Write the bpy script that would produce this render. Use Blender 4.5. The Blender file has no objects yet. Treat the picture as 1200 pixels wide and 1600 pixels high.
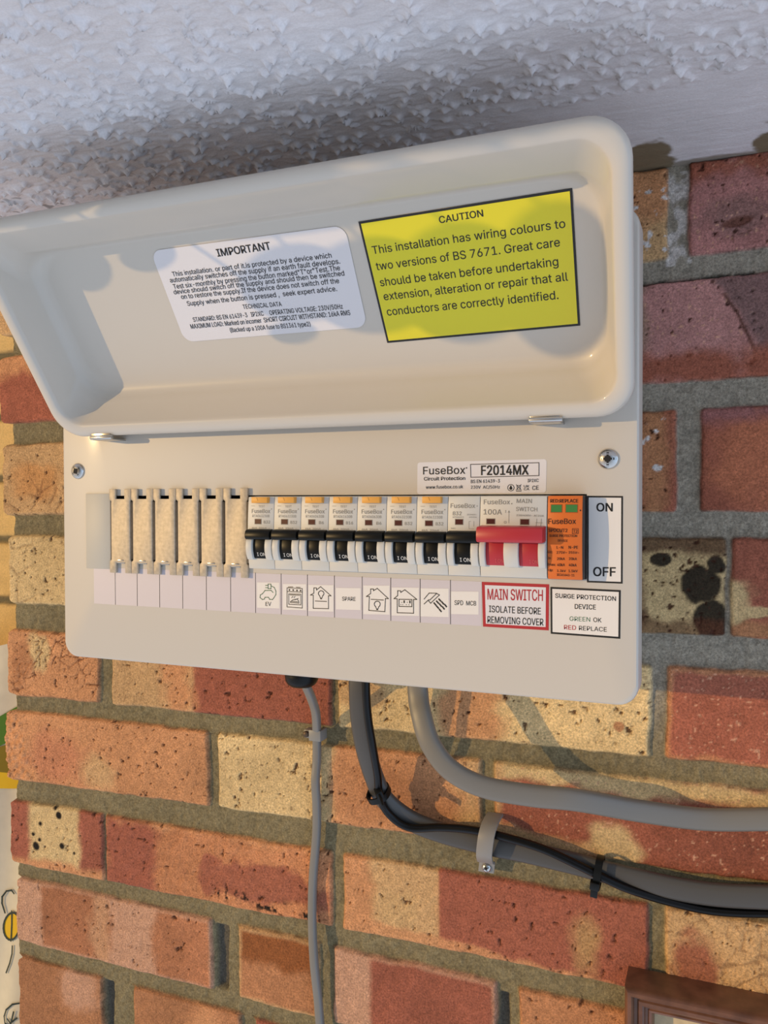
import bpy, bmesh, math, os, random
import numpy as np
from mathutils import Vector, Matrix
random.seed(4)
# All sizes below are millimetres measured from the consumer unit's front face:
# x along the wall, y into the wall (brick face at y = 100), z up. ZOFF lifts it to room height.
ZOFF = 2.125
SC = bpy.context.scene
COL = SC.collection
def W(x, y, z): return Vector((x * .001, y * .001, z * .001 + ZOFF))
def lin(c):
    if isinstance(c, str): c = [int(c[i:i+2], 16) / 255 for i in (0, 2, 4)]
    return tuple(v / 12.92 if v <= .04045 else ((v + .055) / 1.055) ** 2.4 for v in c)

# ------------------------------------------------------------------ camera
cam = bpy.data.cameras.new('camera'); camo = bpy.data.objects.new('camera', cam); COL.objects.link(camo)
cam.sensor_fit = 'HORIZONTAL'; cam.sensor_width = 36; cam.lens = 36 * 1300 / 1200
cam.clip_start = .01
YAW, PITCH, ROLL = -.3895, -.0181, -.0025
f = Vector((math.sin(YAW) * math.cos(PITCH), math.cos(YAW) * math.cos(PITCH), math.sin(PITCH)))
r = Vector((math.cos(YAW), -math.sin(YAW), 0)); u = r.cross(f)
r2 = math.cos(ROLL) * r + math.sin(ROLL) * u; u2 = -math.sin(ROLL) * r + math.cos(ROLL) * u
M = Matrix((r2, u2, -f)).transposed().to_4x4(); M.translation = W(394.25, -444.4, 71.46)
camo.matrix_world = M
SC.camera = camo
# ------------------------------------------------------------------ light
SC.view_settings.view_transform = 'Standard'; SC.view_settings.look = 'None'
SC.view_settings.gamma = 1; SC.view_settings.use_curve_mapping = False
SC.view_settings.exposure = -0.1
SUN_DIR = Vector((1.06, 1.0, -.13))
sun = bpy.data.lights.new('low_sun', 'SUN'); suno = bpy.data.objects.new('low_sun', sun); COL.objects.link(suno)
sun.energy = 2.1; sun.color = (1.0, .68, .31); sun.angle = math.radians(.6)
suno.rotation_euler = SUN_DIR.to_track_quat('-Z', 'Y').to_euler(); suno.location = W(-900, -1200, 300)
wd = bpy.data.worlds.new('world'); SC.world = wd; wd.use_nodes = True
nt = wd.node_tree; nt.nodes.clear()
wo = nt.nodes.new('ShaderNodeOutputWorld'); bg = nt.nodes.new('ShaderNodeBackground')
tc = nt.nodes.new('ShaderNodeTexCoord'); sx = nt.nodes.new('ShaderNodeSeparateXYZ')
nt.links.new(tc.outputs['Generated'], sx.inputs[0])
col = nt.nodes.new('ShaderNodeRGB'); col.outputs[0].default_value = (.15, .135, .12, 1); last = col.outputs[0]   # the dim room in front
for axis, sign, c in (('X', 1, (.85, 1.15, 1.6)), ('X', -1, (.70, .54, .38)), ('Z', -1, (.88, 1.0, 1.22))):     # window sky on the right, warm curtain on the left, sunlit floor
    m = nt.nodes.new('ShaderNodeMath'); m.operation = 'MULTIPLY'; m.inputs[1].default_value = sign * 1.15; m.use_clamp = True
    nt.links.new(sx.outputs[axis], m.inputs[0])
    x = nt.nodes.new('ShaderNodeMixRGB'); x.inputs[2].default_value = (*c, 1)
    nt.links.new(m.outputs[0], x.inputs[0]); nt.links.new(last, x.inputs[1]); last = x.outputs[0]
nt.links.new(last, bg.inputs[0]); nt.links.new(bg.outputs[0], wo.inputs[0])
bg.inputs[1].default_value = 1.0
D = {'caution_quad': [(216.9, 105.7), (327.1, 107.4), (325.2, 39.8), (218.6, 38.6)], 'caution': [['CAUTION', 260.3, 99.5, 283.2, 100.0, 3.3], ['This installation has wiring colours to', 221.3, 88.3, 322.4, 89.7, 4.1], ['two versions of BS 7671. Great care', 221.5, 79.6, 319.0, 81.1, 4.2], ['should be taken before undertaking', 221.8, 70.8, 317.3, 71.7, 4.3], ['extension, alteration or repair that all', 222.2, 63.0, 321.3, 63.7, 4.3], ['conductors are correctly identified.', 222.2, 54.3, 315.7, 54.8, 4.4]], 'imp_quad': [(84.7, 105.6), (208.9, 104.9), (208.9, 48.9), (86.9, 49.3)], 'imp': [['IMPORTANT', 128.0, 97.5, 162.6, 97.6, 4.1], ['This installation. or part of it.is protected by a device which', 94.2, 89.6, 197.4, 89.1, 2.7], ['automatically switches off the supply if an earth fault develops.', 91.2, 86.2, 201.5, 85.4, 2.8], ['Test six-monthly by pressing the button marked"T"or"Test.The', 92.0, 82.3, 200.6, 81.9, 2.8], ['device should switch off the supply and should then be switched', 91.0, 79.1, 202.4, 78.8, 2.7], ['on to restore the supply.If the device does not switch off the', 95.0, 75.8, 198.3, 75.0, 2.8], ['Supply when the button is pressed ,  seek expert advice.', 97.6, 71.4, 195.9, 70.8, 2.8], ['TECHNICAL DATA', 134.3, 66.1, 159.7, 65.5, 2.6], ['STANDARD: BS EN 61439-3   IP2XC     OPERATING VOLTAGE: 230V/50Hz', 98.0, 61.4, 196.9, 60.6, 2.7], ['MAXIMUM LOAD: Marked on incomer  SHORT CIRCUIT WITHSTAND: 16kA RMS', 94.7, 57.3, 200.5, 56.6, 2.8], ['(Backed up a 100A fuse to BS1361 type2)', 121.0, 52.9, 174.4, 52.3, 2.7]], 'name_quad': [(232.5, 91.0), (305.8, 91.5), (305.5, 73.6), (232.2, 72.9)], 'name': [['FuseBox', 235.9, 84.1, 260.7, 84.2, 4.3], ['Circuit Protection', 236.4, 80.7, 260.7, 80.8, 1.9], ['www.fusebox.co.uk', 237.5, 76.0, 259.4, 76.2, 1.8], ['F2014MX', 269.7, 83.4, 296.2, 83.3, 5.1], ['BS EN 61439-3', 263.9, 79.0, 280.3, 79.2, 1.8], ['IP2XC', 295.6, 79.2, 301.6, 79.3, 1.7], ['230V  AC/50Hz', 263.9, 75.9, 280.3, 75.9, 1.7], ['UK', 293.5, 76.5, 296.5, 76.4, 1.2], ['CA', 293.5, 74.9, 296.5, 74.9, 1.2], ['CE', 298.1, 75.0, 301.6, 75.2, 2.2]], 'name_box': [(263.7, 89.3), (301.7, 89.6), (301.7, 82.7), (263.9, 82.2)], 'name_icons': [(286.4, 76.3), (290.7, 76.4), (261.4, 87.4)], 'ms_quad': [(270.1, 24.5), (307.2, 24.5), (307.0, -0.2), (270.8, -0.2)], 'ms': [['MAIN SWITCH', 273.3, 14.9, 303.9, 15.5, 5.9], ['ISOLATE BEFORE', 274.2, 8.0, 302.8, 8.1, 3.6], ['REMOVING COVER', 273.3, 2.0, 304.2, 2.2, 3.7]], 'spd_quad': [(307.9, 23.2), (344.3, 22.9), (344.1, -2.4), (308.1, -1.9)], 'spd': [['SURGE PROTECTION', 310.5, 17.5, 341.9, 17.2, 2.3], ['DEVICE', 320.8, 12.1, 331.7, 12.2, 2.5], ['GREEN', 318.1, 5.6, 328.8, 5.7, 2.3], ['OK', 330.4, 5.7, 334.6, 5.6, 2.3], ['RED', 315.2, 0.9, 321.5, 0.9, 2.3], ['REPLACE', 323.0, 0.9, 337.3, 0.9, 2.3]], 'onoff_quad': [(327.0, 71.8), (345.3, 71.6), (345.2, 26.3), (327.1, 26.3)], 'onoff': [['ON', 331.9, 63.7, 340.2, 63.7, 4.2], ['OFF', 330.3, 29.8, 341.8, 30.0, 4.6]], 'ev': [[(138.4, 13.2), (137.1, 14.4), (132.8, 14.2), (131.0, 12.1), (129.5, 11.3), (129.2, 9.7), (131.0, 8.5), (132.3, 8.9), (132.8, 10.0), (135.2, 10.1), (136.0, 8.9), (138.0, 8.8), (138.9, 9.8), (140.4, 12.0), (140.4, 14.2), (139.3, 16.3), (137.0, 17.2)], [(135.0, 18.2), (137.0, 18.2), (137.0, 15.5), (135.0, 15.4), (135.0, 18.2)], [(133.2, 17.3), (135.0, 17.4)], [(133.2, 15.9), (135.0, 16.0)]], 'oven': [[(148.2, 16.4), (158.6, 16.4), (158.5, 4.6), (148.1, 4.8), (148.2, 16.4)], [(148.2, 14.2), (158.6, 14.2)], [(149.1, 17.0), (152.2, 17.1)], [(154.5, 17.0), (157.2, 17.0)], [(149.3, 12.8), (157.6, 12.9), (157.6, 6.5), (149.3, 6.5), (149.3, 12.8)], [(150.1, 12.2), (156.8, 12.2)], [(150.4, 7.7), (156.3, 7.5), (156.1, 8.7), (155.0, 9.9), (152.2, 9.3), (150.4, 8.0)], [(151.5, 8.4), (155.5, 8.2)], [(153.6, 9.4), (155.8, 10.3)], [(151.4, 10.6), (152.2, 11.4)], [(152.9, 10.7), (153.7, 11.4)]], 'oven_dots': [(149.8, 15.2), (152.4, 15.2), (155.0, 15.1), (157.4, 15.1)], 'lup': [[(164.1, 12.7), (166.4, 14.0), (166.4, 17.1), (168.2, 17.1), (168.2, 15.9), (170.9, 18.0), (177.8, 12.8), (176.1, 12.8), (176.1, 5.1), (165.9, 4.8), (166.0, 12.7), (164.1, 12.7)], [(167.3, 9.3), (174.9, 9.3)], [(170.7, 11.3), (170.2, 12.6), (169.8, 12.9), (169.5, 13.4), (169.4, 13.9), (169.5, 14.4), (169.8, 14.8), (170.2, 15.2), (170.7, 15.5), (171.3, 15.6), (171.8, 15.5), (172.3, 15.3), (172.7, 15.0), (173.0, 14.5), (173.1, 14.0), (173.0, 13.5), (172.7, 13.0), (172.3, 12.7), (171.8, 11.4)], [(170.9, 11.1), (171.6, 11.2)], [(170.9, 10.7), (171.6, 10.7)]], 'ldn': [[(200.7, 13.4), (203.4, 15.3), (203.4, 17.9), (205.2, 18.0), (205.2, 17.0), (207.6, 18.4), (214.5, 12.8), (212.7, 12.7), (212.3, 5.1), (202.2, 5.4), (202.6, 13.5), (200.7, 13.4)], [(203.7, 11.9), (211.4, 11.8)], [(207.0, 6.7), (206.5, 7.8), (206.1, 8.2), (205.8, 8.7), (205.7, 9.2), (205.8, 9.7), (206.1, 10.2), (206.5, 10.6), (207.0, 10.9), (207.6, 11.0), (208.1, 10.9), (208.7, 10.7), (209.1, 10.3), (209.3, 9.9), (209.4, 9.4), (209.3, 8.8), (209.1, 8.3), (208.6, 7.9), (208.1, 6.7)], [(207.2, 6.4), (207.9, 6.5)], [(207.2, 6.0), (207.9, 6.0)]], 'sock': [[(218.0, 12.9), (220.3, 14.8), (220.3, 17.6), (222.1, 17.6), (222.2, 16.7), (224.7, 18.3), (232.0, 13.1), (230.0, 13.0), (230.0, 5.1), (220.0, 4.9), (220.0, 12.9), (218.0, 12.9)], [(221.1, 12.7), (229.0, 12.9), (229.0, 8.8), (221.1, 8.6), (221.1, 12.7)], [(224.1, 12.0), (224.1, 10.9)], [(224.5, 12.0), (224.5, 10.9)], [(227.6, 12.1), (227.6, 10.9)], [(228.0, 12.1), (228.0, 10.9)]], 'sock_dots': [(222.8, 11.0), (226.2, 11.2), (222.2, 9.7), (223.4, 9.7), (225.6, 9.8), (227.2, 9.8)], 'shower': [[(236.4, 13.5), (239.4, 17.0), (243.7, 17.1), (245.5, 16.2), (240.3, 11.3), (238.8, 12.9)], [(236.4, 10.7), (239.2, 13.3)], [(239.7, 13.0), (243.8, 16.9)]], 'drops': [[(242.4, 11.5), (243.3, 10.5)], [(243.9, 9.8), (244.9, 8.8)], [(245.6, 8.0), (246.5, 7.0)], [(243.9, 12.6), (244.9, 11.6)], [(245.7, 11.0), (246.6, 10.0)], [(247.4, 9.5), (248.3, 8.5)], [(245.3, 13.8), (246.2, 12.9)], [(247.0, 12.3), (247.9, 11.3)], [(248.7, 10.9), (249.6, 9.9)]], 'ctext': [['EV', 133.1, 4.7, 137.1, 4.9, 2.4], ['SPARE', 185.1, 10.3, 193.8, 10.5, 2.3], ['SPD', 254.4, 11.0, 259.4, 11.1, 2.6], ['MCB', 261.2, 11.1, 266.9, 11.2, 2.5]], 'papers': [[(127.1, 19.0), (142.9, 19.4), (142.9, 3.6), (127.0, 3.3)], [(145.3, 18.7), (161.3, 19.1), (161.3, 3.4), (145.2, 3.0)], [(162.7, 18.8), (179.5, 19.2), (179.4, 3.5), (162.6, 3.0)], [(180.9, 17.7), (197.1, 18.1), (197.0, 5.3), (180.9, 4.9)], [(198.7, 19.8), (215.3, 20.3), (215.3, 3.5), (198.7, 3.0)], [(216.5, 19.3), (233.3, 19.8), (233.3, 3.7), (216.4, 3.1)], [(234.3, 19.5), (251.0, 20.0), (251.0, 4.0), (234.2, 3.5)], [(252.3, 18.5), (268.3, 19.0), (268.3, 6.3), (252.3, 5.8)]], 'main_t': [['FuseBox', 274.1, 67.4, 288.4, 67.4, 2.5], ['MAIN', 292.0, 68.1, 300.1, 68.0, 2.2], ['SWITCH', 291.8, 63.9, 303.1, 63.7, 2.1], ['100A', 274.1, 62.0, 284.1, 61.9, 2.7], ['230/400V~ AC22A', 292.0, 61.2, 306.6, 60.9, 0.9], ['I', 285.9, 63.0, 286.5, 63.0, 1.2], ['O', 285.4, 57.2, 286.7, 57.2, 1.3]], 'main_win': [[(276.0, 59.5), (280.3, 57.0)], [(294.3, 59.4), (298.7, 56.8)]], 'main_st': [[(288.0, 57.5), (288.0, 63.9)], [(287.6, 63.1), (288.0, 64.0), (288.4, 63.1)], [(302.9, 59.8), (302.9, 58.5), (302.5, 55.6)], [(305.3, 59.8), (305.3, 58.5), (304.9, 55.6)], [(302.4, 57.8), (305.9, 57.7)]], 'mcb_t': [['FuseBox', 255.5, 65.4, 269.4, 65.4, 2.4], ['B32', 256.9, 61.4, 261.8, 61.4, 2.0], ['MTN06321', 256.9, 60.0, 263.2, 60.0, 0.8], ['20/400V~', 264.9, 61.4, 270.4, 61.4, 0.8], ['6000A', 266.1, 60.1, 270.4, 60.1, 0.7], ['MC', 256.1, 54.0, 258.7, 54.0, 0.6]], 'mcb_win': [(258.5, 59.1), (262.6, 56.5)], 'mcb_st': [[(266.1, 58.1), (266.1, 54.2), (268.8, 54.2)], [(268.8, 58.2), (268.8, 55.5)], [(266.1, 58.1), (267.0, 58.2)]], 'spdm_t': [['RED:REPLACE', 309.8, 68.3, 324.2, 68.3, 1.8], ['FuseBox', 308.9, 57.2, 323.2, 57.4, 2.7], ['SPDCUT2', 309.1, 53.1, 318.9, 53.1, 1.7], ['T2', 321.8, 52.8, 324.0, 52.8, 1.6], ['SURGE PROTECTION', 309.6, 50.5, 323.8, 50.6, 1.2], ['DEVICE', 314.0, 48.1, 319.0, 48.0, 1.1], ['L-N', 313.3, 44.4, 316.7, 44.4, 1.4], ['N-PE', 319.5, 44.5, 324.3, 44.6, 1.5], ['Uc:', 308.8, 42.0, 311.2, 42.0, 1.3], ['275V~', 313.3, 41.8, 318.6, 41.9, 1.3], ['255V~', 319.5, 42.0, 324.8, 42.0, 1.2], ['In:', 308.8, 38.8, 310.4, 38.8, 1.2], ['20kA', 313.5, 38.5, 317.5, 38.6, 1.3], ['20kA', 319.6, 38.7, 323.7, 38.7, 1.3], ['Imax:', 308.5, 35.5, 312.8, 35.4, 1.3], ['40kA', 313.5, 35.3, 317.5, 35.4, 1.4], ['40kA', 319.5, 35.4, 323.5, 35.4, 1.4], ['Up:', 308.8, 32.5, 311.3, 32.5, 1.3], ['1.3kV', 313.4, 32.3, 317.9, 32.3, 1.2], ['1.5kV', 319.3, 32.3, 324.0, 32.4, 1.3], ['IEC61643-11', 313.3, 30.2, 322.3, 30.2, 1.2]], 'spdm_win': [[(310.4, 67.1), (315.8, 63.4)], [(318.0, 67.2), (323.8, 63.4)]], 'spdm_box': [(321.4, 54.9), (324.4, 54.9), (324.4, 52.4), (321.4, 52.3)], 'thin': [(130.6, 58.0, -57.8), (129.3, 68.0, -68.5), (125.9, 81.0, -82.2), (120.2, 93.5, -100.8), (119.4, 95.0, -119.1), (119.0, 93.5, -135.1), (119.2, 94.5, -149.5), (118.9, 95.5, -168.7), (117.5, 95.5, -187.8), (116.1, 95.5, -202.2), (115.0, 95.5, -221.3), (115.7, 94.0, -244.2), (117.9, 92.0, -266.3), (119.1, 92.5, -280.5), (120.4, 93.5, -295.9), (121.9, 93.5, -313.5), (123.9, 93.5, -331.9)], 'grey': [(213.5, 52.0, -52.3), (217.9, 47.0, -67.1), (224.9, 44.0, -82.9), (237.8, 44.0, -97.3), (257.7, 47.0, -106.1), (286.3, 52.0, -109.4), (312.1, 58.0, -110.6), (347.3, 76.0, -118.6), (383.1, 89.0, -123.1), (418.3, 92.0, -119.1), (438.5, 92.0, -116.1)], 'pairgrey': [(170.2, 57.0, -55.1), (169.8, 60.0, -75.0), (170.8, 65.0, -95.6), (173.9, 74.0, -119.7), (179.0, 81.0, -136.7), (193.8, 89.0, -151.1), (215.8, 92.5, -158.0), (247.0, 93.5, -161.4), (273.0, 93.5, -162.4), (306.3, 93.5, -164.9), (330.4, 93.0, -167.2), (364.8, 93.0, -169.7), (390.5, 93.0, -169.4), (418.6, 93.0, -165.9), (438.9, 93.0, -162.9)], 'pairblack': [(178.4, 50.0, -52.9), (178.4, 53.0, -72.4), (179.8, 57.0, -92.3), (179.6, 66.0, -114.3), (178.1, 73.0, -131.0), (182.6, 79.0, -145.2), (196.0, 83.0, -153.9), (218.1, 85.5, -151.5), (240.3, 86.0, -150.1), (266.3, 86.0, -152.1), (287.2, 86.0, -155.5), (307.5, 86.5, -161.9), (323.3, 87.0, -167.5), (338.6, 89.0, -173.0), (361.2, 92.0, -177.9), (383.3, 94.0, -180.2), (401.2, 94.5, -179.0), (418.7, 95.0, -176.3), (439.1, 95.0, -172.5)], 'pclip': [(249.4, 88.0, -145.6), (251.0, 82.0, -156.7), (247.2, 96.0, -175.8), (244.4, 84.0, -158.5), (256.1, 84.0, -156.7)], 'tie1': [(174.0, 66.0, -130.5), (184.2, 66.0, -121.4), (185.3, 60.0, -124.4)], 'tie2': [(322.7, 85.0, -155.5), (321.2, 82.0, -167.8), (319.8, 84.0, -177.0), (325.1, 82.0, -161.1)], 'tclip': [(106.8, 96.0, -102.9), (123.0, 88.0, -99.0)], 'tc1': [175.2, 76.5, -130.8], 'hinges': [(20.1, -7.0, 112.0), (307.8, -7.0, 112.7)], 'mod': [127.5, 272.0, 308.3, 326.7], 'fab': {'body': (-235.1, -337.9), 'loop': [(-243.8, -326.6), (-247.0, -317.9), (-246.9, -311.7), (-242.7, -306.0), (-237.0, -304.4), (-233.8, -306.9)], 'stripe': [(-235.7, -323.9), (-235.0, -336.1), (-235.2, -351.5)], 'tail': [(-232.9, -356.0), (-233.0, -363.4), (-235.5, -372.6), (-239.7, -382.1)], 'ring': [(-222.3, -407.9), (-230.4, -409.7), (-237.8, -416.4), (-240.3, -423.2), (-238.8, -429.0), (-232.3, -431.2)], 'twig': [(-228.9, -416.8), (-232.3, -431.2)], 'twig2': [(-235.5, -424.5), (-232.3, -427.5), (-225.7, -422.2)], 'leaf': [(-250.9, -139.4), (-239.4, -132.1), (-226.4, -124.8), (-226.6, -138.8), (-233.3, -153.5), (-244.8, -164.6), (-251.3, -167.8)], 'petal': [(-251.7, -190.6), (-240.3, -193.5), (-225.8, -194.1), (-226.0, -206.4), (-238.9, -208.1), (-251.9, -207.3)], 'stalk': [(-251.3, -167.8), (-243.1, -165.6), (-236.8, -173.5), (-233.7, -185.4), (-241.9, -193.7), (-251.7, -191.3)]}, 'leaves': [(36.5, 98.6, 18.9, 13.5, 28, 150), (84.3, 101.9, 20.2, 9.7, 28, 160), (58.4, 131.6, 68.8, 13.3, 14, 170), (177.9, 118.0, 72.3, 8.1, 14, 200), (178.0, 74.1, 37.4, 22.1, 28, 220), (164.4, 48.1, 15.3, 6.9, 28, 200), (222.9, 67.8, 41.7, 26.5, 28, 250), (272.4, 64.0, 38.3, 32.0, 28, 290), (321.6, 60.4, 31.9, 39.8, 28, 330)]}
from mathutils.geometry import tessellate_polygon
# ------------------------------------------------------------------ helpers
MATS = {}
def mat(name, color, rough=.5, metal=0, grain=None, bump=None, coat=0, spec=None):
    """principled material; grain=(scale, amount) varies the colour, bump=(scale, strength mm)"""
    if name in MATS: return MATS[name]
    m = bpy.data.materials.new(name); m.use_nodes = True; MATS[name] = m
    n = m.node_tree.nodes; l = m.node_tree.links; p = n['Principled BSDF']
    c = lin(color) if isinstance(color, str) else color
    p.inputs['Base Color'].default_value = (*c, 1); p.inputs['Roughness'].default_value = rough
    p.inputs['Metallic'].default_value = metal; p.inputs['Coat Weight'].default_value = coat; p.inputs['Coat Roughness'].default_value = .07
    if spec is not None: p.inputs['Specular IOR Level'].default_value = spec
    if grain or bump: t = n.new('ShaderNodeTexCoord')
    if grain:
        z = n.new('ShaderNodeTexNoise'); z.inputs['Scale'].default_value = grain[0]; z.inputs['Detail'].default_value = 4
        mx = n.new('ShaderNodeMixRGB'); mx.blend_type = 'MULTIPLY'; mx.inputs[0].default_value = 1
        mr = n.new('ShaderNodeMapRange'); mr.inputs[1].default_value = .3; mr.inputs[2].default_value = .7
        mr.inputs[3].default_value = 1 - grain[1]; mr.inputs[4].default_value = 1 + grain[1]
        mx.inputs[1].default_value = (*c, 1)
        l.new(t.outputs['Object'], z.inputs['Vector']); l.new(z.outputs[0], mr.inputs[0]); l.new(mr.outputs[0], mx.inputs[2])
        l.new(mx.outputs[0], p.inputs['Base Color'])
    if bump:
        z = n.new('ShaderNodeTexNoise'); z.inputs['Scale'].default_value = bump[0]; z.inputs['Detail'].default_value = 3
        b = n.new('ShaderNodeBump'); b.inputs['Distance'].default_value = bump[1] * .001; b.inputs['Strength'].default_value = 1
        l.new(t.outputs['Object'], z.inputs['Vector']); l.new(z.outputs[0], b.inputs['Height']); l.new(b.outputs[0], p.inputs['Normal'])
    return m
def tag(o, label=None, cat=None, group=None, kind=None):
    if label: o['label'] = label
    if cat: o['category'] = cat
    if group: o['group'] = group
    if kind: o['kind'] = kind
    return o
def empty(name, loc):
    o = bpy.data.objects.new(name, None); COL.objects.link(o); o.location = W(*loc); o.empty_display_size = .02
    return o
FONT = {}
try: LETTER = bpy.data.fonts.load(os.path.join(bpy.utils.resource_path('LOCAL'), 'datafiles', 'fonts', 'Inter.woff2'))   # Blender's own interface font
except Exception: LETTER = None
def glyphs(txt):
    """flat filled outline of a line of text: (verts2d + layer, faces), width 1, cap height 1; each contour is filled by itself so overlapping strokes stay solid"""
    if txt in FONT: return FONT[txt]
    cu = bpy.data.curves.new('t', 'FONT'); cu.body = txt; cu.size = 1; cu.resolution_u = 3; cu.fill_mode = 'NONE'
    if LETTER: cu.font = LETTER
    o = bpy.data.objects.new('t', cu); COL.objects.link(o)
    dg = bpy.context.evaluated_depsgraph_get(); me = bpy.data.meshes.new_from_object(o.evaluated_get(dg))
    nb = {}
    for e in me.edges:
        a, c = e.vertices; nb.setdefault(a, []).append(c); nb.setdefault(c, []).append(a)
    co = [(v.co.x, v.co.y) for v in me.vertices]; loops = []; seen = set()
    for e in me.edges:
        a, c = e.vertices
        if a in seen: continue
        lp = [a]; seen.add(a); cur = c
        while cur not in seen:
            lp.append(cur); seen.add(cur); nx = [q for q in nb[cur] if q not in seen]
            if not nx: break
            cur = nx[0]
        if len(lp) > 2: loops.append([co[q] for q in lp])
    bpy.data.objects.remove(o); bpy.data.meshes.remove(me); bpy.data.curves.remove(cu)
    area = lambda L: sum(L[k-1][0]*L[k][1] - L[k][0]*L[k-1][1] for k in range(len(L))) / 2
    def inside(p, L):
        r_ = False
        for k in range(len(L)):
            (x1, y1), (x2, y2) = L[k-1], L[k]
            if (y1 > p[1]) != (y2 > p[1]) and p[0] < (x2-x1)*(p[1]-y1)/(y2-y1) + x1: r_ = not r_
        return r_
    ar = [area(L) for L in loops]
    # an outline's direction says solid or hole; the largest outline of all is always solid
    sgn = math.copysign(1, ar[max(range(len(ar)), key=lambda k: abs(ar[k]))])
    vs = []; fs = []; n_ = 0
    for L, a in zip(loops, ar):
        if a * sgn <= 0: continue
        holes = [H for H, ah in zip(loops, ar) if ah * sgn < 0 and abs(ah) < abs(a) and inside(H[0], L)]
        tri = tessellate_polygon([[Vector((p[0], p[1], 0)) for p in Q] for Q in [L] + holes])
        pts = [p for Q in [L] + holes for p in Q]; base = len(vs); vs += [(p[0], p[1], n_ % 3) for p in pts]
        fs += [tuple(base + q for q in t_) for t_ in tri]; n_ += 1
    x0 = min(v[0] for v in vs); x1 = max(v[0] for v in vs)
    vs = [((v[0] - x0) / (x1 - x0), v[1] / CAP, v[2]) for v in vs]
    FONT[txt] = (vs, fs); return FONT[txt]
CAP = 1.0
_v, _ = glyphs('H'); CAP = max(v[1] for v in _v); FONT.clear()

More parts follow.
